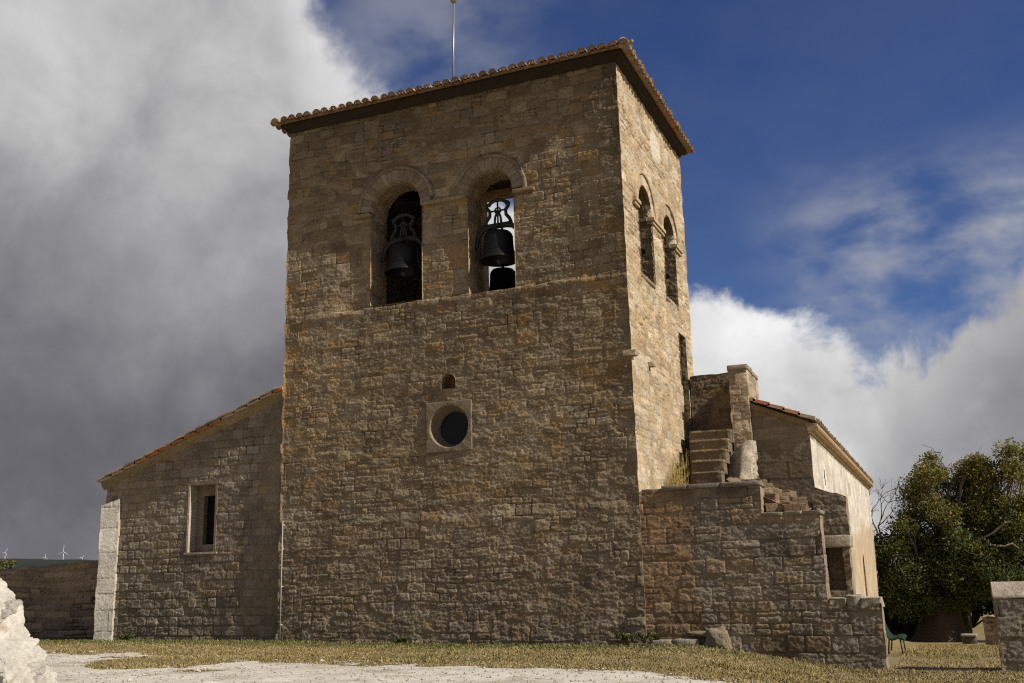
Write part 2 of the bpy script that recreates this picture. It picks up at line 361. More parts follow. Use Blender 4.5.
def sheet(mb, p0, p1, n, zb, zt, st, seed, res=.025, holes=(), hfn=None, jit=(None, None), topfade=True, rag=None, uoff=0., resz=None, nvmin=2, st2=None, bias=None):
    """upright wall face from plan point p0 to p1 with outward normal n"""
    p0 = np.array(p0, float); p1 = np.array(p1, float); L = np.linalg.norm(p1-p0); n = np.array(n, float)
    ztf = zt if callable(zt) else (lambda t: np.full_like(t, zt))
    nu = max(2, int(L/res)+1); us = np.linspace(0, L, nu); tops = ztf(us)
    nv = max(nvmin, int((tops.max()-zb)/(resz or res))+1)
    U = np.repeat(us[None], nv, 0); T = np.linspace(0, 1, nv)[:, None]
    PX = p0[0]+(p1-p0)[0]*U/L; PY = p0[1]+(p1-p0)[1]*U/L
    tt = tops[None]+(rag(PX, PY) if rag else 0)
    V = zb+T*(tt-zb)
    h, c = masonry(U+uoff, V, st, seed)
    if st2 is not None:      # patches laid in a second kind of stonework
        h2, c2 = masonry(U+uoff, V, st2, seed+7000); k = smooth(-.03, .03, fbm(U*.55, V*.75, seed+7001, 3)+bias(U, V))
        h = h*(1-k)+h2*k; c = c*(1-k[..., None])+c2*k[..., None]
    if hfn: h, c = hfn(U, V, h, c)
    if topfade: h = h*(1-smooth(-.05, 0, V-tt))
    off = np.zeros(U.shape+(2,))
    for s, (J, nb) in enumerate([(jit[0], None), (jit[1], None)]):
        if J is None: continue
        sd, bis, amp = J
        w = 1-smooth(0, .07, U if s == 0 else L-U); h = h*(1-w)
        off += (w*edge_jit(V, sd, amp))[..., None]*np.array(bis)
    P = np.stack([PX+n[0]*h+off[..., 0], PY+n[1]*h+off[..., 1], V], -1)
    mask = None
    if holes:
        uc = (U[:-1, :-1]+U[1:, 1:])/2; vc = (V[:-1, :-1]+V[1:, 1:])/2
        mask = np.ones(uc.shape, bool)
        for f in holes: mask &= ~f(uc, vc)
    mb.grid(P, c, mask)

def prism(mb, poly, zb, zt, st, seed, res=.03, edges=None, cap=True, rag=.02, capcol=None, amp=.02, hfn=None):
    """block of masonry on a plan quad (counter-clockwise); zt is a height or a function of (x, y)"""
    poly = [np.array(p, float) for p in poly]; N = len(poly); seed = int(seed)
    ragf = (lambda x, y: rag*fbm(x*2.3+seed, y*2.3, seed+40, 3)*1.6) if rag else None
    zf = zt if callable(zt) else (lambda x, y: np.full_like(np.asarray(x, float), zt))
    bis = []
    for i in range(N):
        e0 = poly[i]-poly[i-1]; e1 = poly[(i+1) % N]-poly[i]; a = np.array([e0[1], -e0[0]])/np.linalg.norm(e0); b = np.array([e1[1], -e1[0]])/np.linalg.norm(e1)
        bis.append((a+b))
    for i in (edges if edges is not None else range(N)):
        p, q = poly[i], poly[(i+1) % N]; e = q-p; L = np.linalg.norm(e); n = np.array([e[1], -e[0]])/L
        f = lambda t, p=p, e=e, L=L: zf(p[0]+e[0]*t/L, p[1]+e[1]*t/L)
        sheet(mb, p, q, n, zb, f, st, seed+i*101, res=res, rag=ragf, uoff=i*13.7, hfn=hfn,
              jit=((seed+i+500, bis[i], amp), (seed+(i+1) % N+500, bis[(i+1) % N], amp)))
    if cap and N == 4:
        nu = max(2, int(np.linalg.norm(poly[1]-poly[0])/.05)+1); nv = max(2, int(np.linalg.norm(poly[3]-poly[0])/.05)+1)
        S, T = np.meshgrid(np.linspace(-.01, 1.01, nu), np.linspace(-.01, 1.01, nv))
        XY = (poly[0]*(1-S[..., None])*(1-T[..., None])+poly[1]*S[..., None]*(1-T[..., None])+poly[2]*S[..., None]*T[..., None]+poly[3]*(1-S[..., None])*T[..., None])
        inn = smooth(0, .12, np.minimum(np.minimum(S, 1-S), np.minimum(T, 1-T)))
        z = zf(XY[..., 0], XY[..., 1])+(ragf(XY[..., 0], XY[..., 1]) if rag else 0)-.004+inn*rag*.8*fbm(XY[..., 0]*5, XY[..., 1]*5, seed+3, 3)
        cc = np.array(capcol if capcol is not None else st['pal'][0])*(1+.25*fbm(XY[..., 0]*4, XY[..., 1]*4, seed+4, 4))[..., None]
        mb.grid(np.concatenate([XY, z[..., None]], -1), cc)

def arch_path(c, hw, z0, zs, step=.03, n=28, bottom=False):
    pts = [(c+hw, z) for z in np.arange(z0, zs, step)]
    pts += [(c+hw*math.cos(a), zs+hw*math.sin(a)) for a in np.linspace(0, math.pi, n)]
    pts += [(c-hw, z) for z in np.arange(z0, zs, step)[::-1]]
    return np.array(pts)
def arch_hole(c, hw, z0, zs):
    return lambda u, v: (np.abs(u-c) < hw) & (v > z0) & ((v < zs) | (np.hypot(u-c, v-zs) < hw))
def reveal(mb, path, to3, d0, d1, st, seed, step=.03, amp=1.):
    """the inside face of an opening: the outline swept from depth d0 to d1"""
    s = np.concatenate([[0], np.cumsum(np.linalg.norm(np.diff(path, axis=0), axis=1))]); ds = np.linspace(d0, d1, max(2, int((d1-d0)/step)+1))
    U, D = np.meshgrid(s, ds); h, c = masonry(D+2, U, st, seed)
    t = np.gradient(path, axis=0); t /= np.linalg.norm(t, axis=1)[:, None]; n = np.stack([-t[:, 1], t[:, 0]], -1)
    h = h*amp*(smooth(0, .06, D-d0))-.01
    A = path[None, :, 0]+n[None, :, 0]*h; Z = path[None, :, 1]+n[None, :, 1]*h
    mb.grid(to3(A, Z, D), c)
def ring(mb, c, zs, r0, r1, to3, proud, st_col, seed, a0=0., a1=math.pi, nst=15, back=.12, jd=.012, flat=False):
    """arched band of wedge stones standing proud of the wall"""
    na = 150; nr = max(6, int((r1-r0)/.025)+2)
    A, T = np.meshgrid(np.linspace(a0, a1, na), np.linspace(0, 1, nr))
    rg = np.random.default_rng(seed); b = np.sort(np.linspace(a0, a1, nst+1)+np.concatenate([[0], rg.uniform(-.03, .03, nst-1), [0]]))
    i = np.clip(np.searchsorted(b, A)-1, 0, nst-1); e = np.minimum(A-b[i], b[i+1]-A)*(r0+r1)/2
    e = smooth(0, .03, e)
    r = r0+(r1-r0)*T
    h = proud+(e-1)*jd+e*.012*(hsh(i, 0*i, seed)*2-1)+.006*fbm(A*9, r*9, seed, 3)
    bev = smooth(0, .12, T)*smooth(0, .12, 1-T); h = h*(.7+.3*bev)
    pal = np.array(st_col); col = pal[(hsh(i, 0*i+3, seed)*len(pal)).astype(int) % len(pal)]*(.86+.28*hsh(i, 0*i+5, seed))[..., None]*(.75+.25*e)[..., None]
    X = c+r*np.cos(A); Z = zs+r*np.sin(A)
    P = to3(X, Z, -h)
    lo = to3(X[:1], Z[:1], np.full_like(X[:1], back)); hi = to3(X[-1:], Z[-1:], np.full_like(X[-1:], back))
    mb.grid(np.concatenate([lo, P, hi], 0), np.concatenate([col[:1], col, col[-1:]], 0))
    for s in (0, -1):      # closed ends
        F = P[:, s]; B = to3(X[:, s][None], Z[:, s][None], np.full((1, nr), back))[0]
        mb.grid(np.stack([F, B]), np.stack([col[:, s], col[:, s]]))
def quad_stone(mb, x0, x1, y0, y1, z0, z1, seed, pal, rough=.05):
    rg = np.random.default_rng(seed)
    mb.rock(((x0+x1)/2, (y0+y1)/2, (z0+z1)/2), ((x1-x0)*1.04, (y1-y0)*1.04, (z1-z0)*1.06), seed, np.array(pal[rg.integers(len(pal))]), blocky=.16, rough=rough, n=24)

# ------------------------------------------------------------------ clay tile roofs
def tiles(mb, O, eu, ev, length, vlen, seed, spacing=.25, rad=.105, tl=.40, vlim=None, pans=True):
    """rows of half-round cover tiles; eu along the eave, ev up the slope"""
    O, eu, ev = [np.array(a, float) for a in (O, eu, ev)]; up = np.cross(eu, ev); up = up if up[2] > 0 else -up
    rg = np.random.default_rng(seed); pal = np.array([(.32, .155, .085), (.28, .165, .10), (.34, .20, .12), (.26, .19, .13), (.38, .28, .19), (.22, .15, .10), (.33, .25, .17), (.24, .20, .15)])
    n = int(length/spacing)
    a = np.linspace(0, np.pi, 7); ca, sa = np.cos(a), np.sin(a)
    # base of the roof under the covers
    for i in range(n+1):
        u = (i+.5)*spacing+rg.uniform(-.012, .012)
        if u > length: break
        lim = vlen if vlim is None else min(vlen, vlim(u))
        k = 0; v = 0.
        while v < lim-.05:
            r0 = rad*(1+rg.uniform(-.05, .05)); r1 = r0*.80; v1 = min(v+tl+.06, lim+.02)
            su, sv = rg.normal(0, .014), rg.normal(0, .028); jl = abs(rg.normal(0, .008))
            col = pal[rg.integers(len(pal))]*rg.uniform(.6, 1.2)
            V = []
            for (vv, rr, lift) in ((v+sv, r0, .045+jl), (v1, r1, .012)):
                for th in (0., .017):
                    V += [O+eu*(u+su+(rr-th)*c)+ev*vv+up*(lift+(rr-th)*.85*s) for c, s in zip(ca, sa)]
            F = []
            for j in range(6):
                F += [(j, j+1, 14+j+1, 14+j), (7+j, 21+j, 21+j+1, 7+j+1), (j, 7+j, 7+j+1, j+1), (14+j, 14+j+1, 21+j+1, 21+j)]
            F += [(0, 14, 21, 7), (6, 13, 27, 20)]
            mb.add(V, F, col)
            if k == 0:
                e_ = [O+eu*(u+su)+ev*(v+sv+.012)+up*.03]+[O+eu*(u+su+(r0-.006)*c)+ev*(v+sv+.012)+up*(.045+jl+(r0-.006)*.85*s) for c, s in zip(ca, sa)]
                mb.add(e_, [(0, j+1, j+2) for j in range(6)], np.array((.27, .20, .135))*rg.uniform(.7, 1.2))
            if pans and k < 2:   # the channel tile between two covers
                V = []; uu = u+spacing/2; pc = pal[rg.integers(len(pal))]*rg.uniform(.7, 1.)
                for (vv, rr, lift) in ((v-.03, rad*.85, .075), (v1, rad, .055)):
                    for th in (0., .017):
                        V += [O+eu*(uu+(rr-th)*c)+ev*vv+up*(lift-(rr-th)*.8*s) for c, s in zip(ca, sa)]
                mb.add(V, F, pc)
            v += tl*.86; k += 1

# ================================================================== GROUND
def build_ground():
    rr = np.concatenate([np.arange(0, 40, .3), 40*1.085**np.arange(0, 64)]); na = 420
    A = np.arange(na)/na*2*np.pi
    X = rr[:, None]*np.cos(A)[None]; Y = -8+rr[:, None]*np.sin(A)[None]
    mb = MB(); P = np.stack([X, Y, ground_z(X, Y)], -1); mb.grid(P, (.2, .15, .08), wrap_u=True)
    m = bpy.data.materials.new('dry_grass_ground'); m.use_nodes = True; k = NT(m.node_tree); bs = k.n['Principled BSDF']
    tc = k.node('ShaderNodeTexCoord'); v = tc.outputs['Object']; sp = k.node('ShaderNodeSeparateXYZ'); k.l.new(v, sp.inputs[0])
    n1 = k.noise(v, .9, 7, .65); n2 = k.noise(v, 14, 6, .7); n3 = k.noise(v, .35, 5, .6)
    c = k.mix(k.rng(n2, .3, .7), (.19, .14, .055, 1), (.29, .22, .10, 1))
    c = k.mix(k.rng(n1, .45, .62), c, (.28, .22, .13, 1))
    gy = k.math('ADD', sp.outputs[1], k.math('MULTIPLY', k.math('SUBTRACT', n1, .5), 3.0))
    near = k.math('MULTIPLY', k.rng(gy, -2.4, -.7), k.math('SUBTRACT', 1., k.rng(sp.outputs[0], 1.5, 4)))
    c = k.mix(k.math('MULTIPLY', near, .75), c, (.10, .105, .035, 1))
    c = k.mix(k.math('MULTIPLY', k.rng(n3, .52, .62), .5), c, (.12, .115, .042, 1))
    k.l.new(c, bs.inputs['Base Color']); bs.inputs['Roughness'].default_value = 1; bs.inputs['Specular IOR Level'].default_value = .1
    bp = k.node('ShaderNodeBump'); bp.inputs['Strength'].default_value = .8; bp.inputs['Distance'].default_value = .05
    k.l.new(k.math('ADD', n2, k.noise(v, 50, 4, .7)), bp.inputs['Height']); k.l.new(bp.outputs[0], bs.inputs['Normal'])
    tag(mb.build('ground', m), kind='structure')

def path_field(x, y):
    """positive where the pale gravel lies"""
    edge = np.interp(x, [-24, -16, -12.7, -9.7, -5.5, .9, 3.8, 6, 12], [-3.7, -4.0, -4.4, -4.9, -5.7, -6.4, -8.0, -10.8, -16])
    f = edge-y + .55*fbm(x*.45, y*.9, 71, 4) + .9*fbm(x*1.6, y*2.6, 72, 5)*np.exp(-np.maximum(edge-y, 0)/2.6)
    # tuft of dry grass by the ruined wall in the corner
    f = f - 3.2*np.exp(-(((x+9.2)/1.6)**2+((y+6.4)/1.5)**2)) - 2.2*np.exp(-(((x+6.6)/1.2)**2+((y+7.6)/.7)**2)*1.2)
    return f
def build_path():
    xs = np.arange(-24, 16, .05); ys = np.arange(-30, -2.2, .06)
    X, Y = np.meshgrid(xs, ys); f = path_field(X, Y)
    Z = ground_z(X, Y)+.012+.008*fbm(X*4, Y*4, 73, 3)
    c = np.array((.57, .525, .445))*(1+.22*fbm(X*1.0, Y*1.4, 74, 5)+.16*fbm(X*7, Y*7, 75, 3))[..., None]
    d_ = smooth(.15, .5, fbm(X*1.7, Y*2.4, 76, 5))*.5; c = c*(1-d_[..., None])+np.array((.30, .23, .14))*d_[..., None]
    q = (f > 0)[:-1, :-1]
    mb = MB(); mb.grid(np.stack([X, Y, Z], -1), c, q)
    tag(mb.build('gravel_path', attr_mat('pale_gravel', amt=.22, fine=40, bump=.8, bscale=60, bdist=.02)), kind='structure')
    rg = np.random.default_rng(4); mb = MB(); n = 2600
    x = rg.uniform(-14, 9, n*2); y = rg.uniform(-12, -3.5, n*2); k = (path_field(x, y) > -.5); x = x[k][:n]; y = y[k][:n]; z = ground_z(x, y)
    for i in range(len(x)):
        s = rg.uniform(.010, .030)*(1 if rg.random() < .96 else 2.2); a = rg.uniform(0, 6.28)
        d = np.array([[1, 0, 0], [0, 1, 0], [-1, 0, 0], [0, -1, 0], [0, 0, .7], [0, 0, -.6]])*s*rg.uniform(.7, 1.2, (6, 1))
        d = np.stack([d[:, 0]*math.cos(a)-d[:, 1]*math.sin(a), d[:, 0]*math.sin(a)+d[:, 1]*math.cos(a), d[:, 2]], -1)
        mb.add(d+(x[i], y[i], z[i]+.02), [(0, 1, 4), (1, 2, 4), (2, 3, 4), (3, 0, 4), (1, 0, 5), (2, 1, 5), (3, 2, 5), (0, 3, 5)], np.array((.50, .455, .385))*rg.uniform(.7, 1.15))
    tag(mb.build('gravel_stones', M_WHITE, smooth_shade=False), 'loose pale stones scattered over the gravel path', 'gravel', kind='stuff')

def build_grass():
    rg = np.random.default_rng(8); N = 120000
    x = np.concatenate([rg.uniform(-22, 9, N), rg.uniform(3, 12, N//4)]); y = np.concatenate([rg.uniform(-9, -.05, N), rg.uniform(-6, 20, N//4)])
    f = path_field(x, y); keep = (f < .15+.25*rg.random(len(x))) & ~((y > -.02) & (x < 5.3) & (y < 30) & (x > -17))
    keep &= ~((x > 7.3) & (y > -.1) & (y < .7)); keep &= (rg.random(len(x)) < .30+.75*smooth(-.5, .35, fbm(x*1.1, y*1.1, 91, 4))+.3*(y > -1.2))
    keep &= (f < .02) | (rg.random(len(x)) < .35)
    x = x[keep]; y = y[keep]; n = len(x); z = ground_z(x, y)
    green = smooth(-2.2, -.3, y+.9*fbm(x*.5, y*.5, 92, 3))*(1-smooth(1, 4, x))*(1-smooth(.3, 1, (y > 0)*1.))
    green = np.clip(green*1.1+.04+.5*smooth(.2, .6, fbm(x*.35, y*.5, 93, 3)), 0, 1)
    isg = rg.random(n) < green*.78
    H = rg.uniform(.014, .042, n)*(1+.5*(y > -.7))*(1+.6*smooth(.2, .6, fbm(x*.8, y*.8, 94, 3))); W = rg.uniform(.006, .014, n)
    a = rg.uniform(0, 6.28, n); lx = rg.normal(0, .6, n)*H; ly = rg.normal(0, .6, n)*H
    t_ = np.clip(.5+1.1*fbm(x*.7, y*1.6, 95, 4)+.35*fbm(x*4, y*5, 96, 2)+rg.normal(0, .10, n), 0, 1)[:, None]
    dry = np.array((.24, .18, .07))*(1-t_)+np.array((.37, .29, .13))*t_
    grn = np.array([(.10, .115, .03), (.14, .14, .042), (.08, .095, .026)])[rg.integers(0, 3, n)]
    c = np.where(isg[:, None], grn, dry)*rg.uniform(.86, 1.12, n)[:, None]
    b = np.stack([x, y, z-.005], -1); o = np.stack([np.cos(a)*W, np.sin(a)*W, 0*W], -1); t = np.stack([x+lx, y+ly, z+H], -1)
    m_ = b+(t-b)*.55; m_[:, 2] += H*.08
    V = np.stack([b-o, b+o, m_+o*.7, m_-o*.7, t], 1).reshape(-1, 3); i = np.arange(n)[:, None]*5
    mb = MB(); mb.add(V, [i+np.array([0, 1, 2, 3]), i+np.array([3, 2, 4])], np.repeat(c, 5, 0))
    tag(mb.build('grass', M_GRASS, smooth_shade=False), 'short dry grass and green tufts along the foot of the walls', 'grass', kind='stuff')

def build_hill():
    az = np.radians(np.linspace(-75, -30, 140)); ts = np.linspace(0, 1, 40)
    AZ, T = np.meshgrid(az, ts); D = 2500+2600*T
    ridge = 118-.55*np.maximum(np.degrees(AZ)+49.2, -6)*4.0; ridge = np.clip(ridge, 40, 150)+7*fbm(np.degrees(AZ)*.5, AZ*0, 31, 4)
    Z = -55+(ridge+55)*smooth(0, .62, T)*(1-.25*smooth(.8, 1, T))
    Z = np.where(Z > 0, Z*D/4300, Z)-25*(1-smooth(0, .1, T))
    P = np.stack([6.6+D*np.sin(AZ), -23.6+D*np.cos(AZ), Z], -1)
    c = np.array((.016, .020, .015))*(1+.5*fbm(P[..., 0]*.01, P[..., 1]*.01, 33, 4))[..., None]
    mb = MB(); mb.grid(P, c); tag(mb.build('hill', M_HILL), kind='structure')
build_ground(); build_path(); build_grass(); build_hill()

# ================================================================== BELL TOWER
TW, TD, TH = 10.26, 7.0, 14.9
AR = [(-6.64, .81, 9.05, 11.85), (-3.73, .67, 9.0, 11.80)]          # front belfry openings: centre, half width, sill, spring
SR = [(2.19, .68, 9.40, 11.33), (4.83, .68, 9.40, 11.33)]           # side belfry openings (along y)
BACK = (-6.15, .72, 9.05, 14.42)                                    # tall opening in the far wall
FR = lambda a, z, d: np.stack([a, d, z], -1)                        # front wall: a = x, d = depth behind the face
SD = lambda a, z, d: np.stack([-d, a, z], -1)                       # right wall: a = y
BK = lambda a, z, d: np.stack([a, TD-d, z], -1)

def build_tower():
    tw = thing('bell_tower', 'tall square brown stone bell tower with twin arched openings and tiled eaves', 'tower')
    mb = MB()
    def front_h(U, V, h, c):
        x = U-TW
        led = 9.0+.035*fbm(x*1.3, x*0, 12, 3)+.055*(hsh(np.floor(x/.43+.2*vnoise(x*3, V*0, 5)), x*0, 14)-.5)
        h = h - .075*smooth(-.015, .03, V-led)*(.08+.92*smooth(-9.0, -8.0, x)*smooth(-.2, -1.6, x))
        h = h + .03*np.exp(-((V-(led-.10))/.09)**2)*(.5+.5*vnoise(x*2.2, x*0, 3))
        h = h - .02*smooth(3.1, 3.3, V+.1*fbm(x, x*0, 4, 2))*1
        # broad tonal drift: grey-tan foot, ochre middle, dark head
        n = fbm(x*.35, V*.35, 55, 4)
        oc = smooth(-.05, .45, fbm(x*.28+4, V*.45, 57, 4))*smooth(2.2, 4.5, V)
        c = c*(1+.24*n)[..., None]
        c = c*(1-oc[..., None]*np.array((-.03, .06, .22)))
        foot = 1-smooth(2.0, 4.6, V+.6*fbm(x*.6, V*.6, 58, 3))
        g = c.mean(-1, keepdims=True)*np.array((1.30, 1.05, .80)); c = c*(1-.35*foot[..., None])+g*.35*foot[..., None]*1.1
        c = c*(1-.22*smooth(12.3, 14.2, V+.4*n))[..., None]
        dr = smooth(.15, .55, fbm(x*2.6, V*.22, 59, 4))*smooth(5.6, 8.9, V)*(V < 9.0); c = c*(1-.30*dr)[..., None]
        pt = smooth(.2, .5, fbm(x*.8+3, V*1.1, 67, 4)); c = c*(1-.20*pt)[..., None]
        # colour darkens towards the upper right-hand corner
        c = c*(1-.22*smooth(-1.3, -.2, x+.5*n)*smooth(4, 8, V))[..., None]
        return h, c
    holes = [lambda u, v, q=q: arch_hole(q[0]+TW, q[1], q[2], q[3])(u, v) for q in AR]
    holes.append(lambda u, v: (np.abs(u-TW+5.03) < .62) & (np.abs(v-5.49) < .62))
    holes.append(lambda u, v: (np.abs(u-TW+5.03) < .21) & (v > 6.50) & (np.hypot(u-TW+5.03, (v-6.66)) < .215+(v < 6.66)*9))
    cj = (901, (1, -1), .018); lj = (902, (-1, -1), .026)
    sheet(mb, (-TW, 0), (0, 0), (0, -1), -.5, TH, RUBBLE, 11, res=.022, st2=BLOCKS, bias=lambda U, V: -.08+.18*smooth(8.5, 9.5, V)-.1*smooth(6, 3, V)+.9*(np.minimum(U, TW-U) < .45+.3*hsh(np.floor(V/.33), V*0, 19)), holes=holes, hfn=front_h, jit=(lj, cj), topfade=False)
    def side_h(U, V, h, c):
        rub = smooth(6.8, 7.6, V+.3*fbm(U, V, 60, 3)); h = h*(1+.7*rub)+.012*rub*fbm(U*11, V*14, 61, 3)
        c = c*(1+.13*fbm(U*.7, V*.7, 62, 4))[..., None]
        rd = smooth(.0, .5, fbm(U*1.3, V*1.3, 66, 4))*rub*.35; c = c*(1-rd[..., None]*np.array((.05, .25, .5)))
        e = 1-smooth(.8, 1.1, np.hypot((U-3.86)/.62, (V-13.86)/.50)+.08*fbm(U*4, V*4, 63, 2))
        h = h*(1-.8*e)+.012*e; c = c*(1-e[..., None])+np.array((.60, .53, .42))*e[..., None]
        h = h-.035*smooth(-.02, .05, V-6.95-.05*fbm(U*2, U*0, 64, 2))
        return h, c
    sh = [arch_hole(*q) for q in SR]+[lambda u, v: (u > 5.35) & (u < 6.12) & (v > 5.5) & (v < 8.55)]
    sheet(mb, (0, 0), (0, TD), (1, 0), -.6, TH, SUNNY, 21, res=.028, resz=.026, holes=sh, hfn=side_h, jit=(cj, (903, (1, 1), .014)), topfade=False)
    sheet(mb, (0, TD), (-TW, TD), (0, 1), -.6, TH, RUBBLE, 31, res=.08, holes=[lambda u, v: (np.abs(u+BACK[0]) < BACK[1]) & (v > BACK[2]) & (v < BACK[3])], jit=((903, (1, 1), .014), (904, (-1, 1), .03)), topfade=False)
    sheet(mb, (-TW, TD), (-TW, 0), (-1, 0), -.5, TH, RUBBLE, 41, res=.06, resz=.03, jit=((904, (-1, 1), .03), lj), topfade=False)
    # belfry chamber
    T = .92
    sheet(mb, (-T, T), (-TW+T, T), (0, 1), 8.95, 14.6, RUBBLE, 43, res=.06, holes=[lambda u, v, q=q: arch_hole(-q[0]-T, q[1], q[2], q[3])(u, v) for q in AR], topfade=False)
    sheet(mb, (-T, TD-T), (-T, T), (-1, 0), 8.95, 14.6, RUBBLE, 44, res=.06, holes=[lambda u, v, q=q: arch_hole(TD-T-q[0], q[1], q[2], q[3])(u, v) for q in SR], topfade=False)
    sheet(mb, (-TW+T, TD-T), (-T, TD-T), (0, -1), 8.95, 14.6, RUBBLE, 45, res=.06, holes=[lambda u, v: (np.abs(u-BACK[0]-TW+T) < BACK[1]) & (v > BACK[2]) & (v < BACK[3])], topfade=False)
    sheet(mb, (-TW+T, T), (-TW+T, TD-T), (1, 0), 8.95, 14.6, RUBBLE, 46, res=.08, topfade=False)
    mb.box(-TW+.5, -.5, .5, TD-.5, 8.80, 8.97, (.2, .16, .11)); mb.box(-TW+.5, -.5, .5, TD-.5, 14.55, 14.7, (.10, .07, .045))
    rv = style(ch=(.2, .35), ln=(.3, .6), pal=BROWN+[(.36, .24, .13)], mortar=(.22, .16, .1))
    for i, q in enumerate(AR):
        reveal(mb, arch_path(*q), FR, .045, T+.03, rv, 300+i)
        S_, D_ = np.meshgrid(np.linspace(q[0]-q[1]-.03, q[0]+q[1]+.03, 50), np.linspace(.03, T+.05, 30))
        mb.grid(np.stack([S_, D_, q[2]+.0*S_+.02*fbm(S_*5, D_*5, 77, 3)], -1), (.26, .2, .14))
    rs = style(ch=(.2, .35), ln=(.3, .6), pal=[(.24, .18, .11), (.21, .155, .095), (.27, .20, .125)], mortar=(.18, .135, .085))  # side openings: shade on the reveals put into this darker colour
    for i, q in enumerate(SR):
        reveal(mb, arch_path(*q), SD, .0, T+.03, rs, 310+i)
        mb.box(-T-.05, -.02, q[0]-q[1]-.02, q[0]+q[1]+.02, q[2]-.12, q[2], (.25, .19, .12))
    bx0, bx1 = BACK[0]-BACK[1], BACK[0]+BACK[1]; bz = np.arange(BACK[2], BACK[3], .05)
    reveal(mb, np.array([(bx1, z) for z in bz]+[(x, BACK[3]) for x in np.linspace(bx1, bx0, 30)]+[(bx0, z) for z in bz[::-1]]), BK, 0, T+.03, rv, 320)
    # stair door recess
    dp = np.array([(6.12, z) for z in np.arange(5.5, 8.55, .05)]+[(y, 8.55) for y in np.linspace(6.12, 5.35, 16)]+[(5.35, z) for z in np.arange(5.5, 8.55, .05)[::-1]])
    reveal(mb, dp, SD, 0, .55, rs, 330)
    # small half-round niche
    npth = np.array([(-5.24, 6.50), (-4.82, 6.50), (-4.82, 6.66)]+[(-5.03+.21*math.cos(a), 6.66+.22*math.sin(a)) for a in np.linspace(.1, math.pi-.1, 10)]+[(-5.24, 6.66), (-5.24, 6.5)])
    reveal(mb, npth, FR, -.01, .32, rv, 340, amp=.3)
    mb.box(-5.3, -4.76, .30, .36, 6.44, 6.95, (.20, .10, .045))
    mb.build('wall', M_STONE_MIX, tw)
    # round window: square slab with a splayed round hole
    rw = MB(); cx, cz = -5.03, 5.485; na = 96; A = np.arange(na)/na*2*np.pi; ca, sa = np.cos(A), np.sin(A)
    sq = .665/np.maximum(np.abs(ca), np.abs(sa)); prof = [(.985, .10, 'q'), (1., -.0, 'q'), (.975, -.012, 'q'), (.5, -.014, 'm'), (.575, -.012, 'r'), (.560, .0, 'r'), (.552, .03, 'r'), (.445, .36, 'r'), (.44, .42, 'r')]
    P = []
    for f, d, t in prof:
        r = sq*f if t == 'q' else ((sq+.575)/2 if t == 'm' else np.full(na, f))
        r = r+.006*fbm(A*5, A*0+d*9, 88, 3)
        P.append(np.stack([cx+r*ca, np.full(na, d)+.006*fbm(r*ca*9, r*sa*9, 89, 3), cz+r*sa], -1))
    PA = np.array(P); rw.grid(PA, np.array((.225, .175, .118))*(1+.4*fbm(PA[..., 0]*6, PA[..., 2]*6+PA[..., 1]*5, 87, 4))[..., None], wrap_u=True)
    rf = rw.build('round_window', M_STONE, tw, smooth_shade=False)
    gp = MB(); gp.lathe([(0.001, 0), (.44, 0)], (0, 0, 0), 32, (.015, .015, .017))
    g = gp.build('pane', attr_mat('dark_glass', rough=.15, amt=.05, bump=0, spec=.5), rf); g.rotation_euler = (R(90), 0, 0); g.location = (cx, .415, cz)
    # archivolts
    for i, q in enumerate(AR):
        a = MB(); ring(a, q[0], q[3], q[1]-.015, q[1]+.30, FR, .008, [(.29, .23, .155), (.25, .19, .125), (.33, .26, .18)], 400+i, nst=[17, 13][i], back=.3, a0=-.02, a1=math.pi+.02)
        ring(a, q[0], q[3], q[1]+.30, q[1]+.40, FR, .038, [(.27, .21, .14), (.23, .175, .12)], 410+i, nst=9, back=.15, a0=-.06 if i else .1, a1=math.pi-(.0 if not i else .5))
        a.build('arch_moulding', M_STONE, tw)
    for i, q in enumerate(SR):
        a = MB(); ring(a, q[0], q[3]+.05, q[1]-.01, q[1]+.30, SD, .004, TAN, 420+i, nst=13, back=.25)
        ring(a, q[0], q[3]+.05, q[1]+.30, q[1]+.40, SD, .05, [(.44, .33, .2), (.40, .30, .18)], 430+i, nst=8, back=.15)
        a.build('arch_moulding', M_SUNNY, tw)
    for (x0, x1, z) in ((-5.80, -4.45, 11.84), (-8.0, -7.46, 11.80), (-3.05, -2.45, 11.72)):
        a = MB(); quad_stone(a, x0, x1, -.045, .12, z-.10, z, int(x0*-100), BROWN); a.build('impost', M_STONE, tw)
    for (y0, y1) in ((1.05, 1.52), (2.85, 4.17), (5.5, 6.30)):
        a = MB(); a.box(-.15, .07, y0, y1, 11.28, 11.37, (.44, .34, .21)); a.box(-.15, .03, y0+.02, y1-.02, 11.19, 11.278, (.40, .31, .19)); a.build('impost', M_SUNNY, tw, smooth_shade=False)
    for y1 in (2.87, 5.51):      # imposts turned into the far jambs, their shade put into a darker colour
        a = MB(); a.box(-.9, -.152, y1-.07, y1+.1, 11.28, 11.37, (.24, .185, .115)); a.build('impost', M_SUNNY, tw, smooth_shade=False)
    for (x, y, s) in ((-.03, .02, .75), (.03, 1.58, .6)):
        a = MB(); quad_stone(a, x-.25*s, x+.20*s, y-.06*s, y+.2*s, 6.84, 6.84+.20*s, 51+int(y), BROWN if y < 1 else TAN, rough=.14); a.build('corbel', M_STONE if y < 1 else M_SUNNY, tw)
    d = MB()
    for i in range(4): d.box(-.56, -.50-.004*(i % 2), 5.36+.19*i, 5.36+.19*i+.184, 5.5, 8.55, (.07, .05, .035))
    d.build('door', M_WOOD, tw, smooth_shade=False)
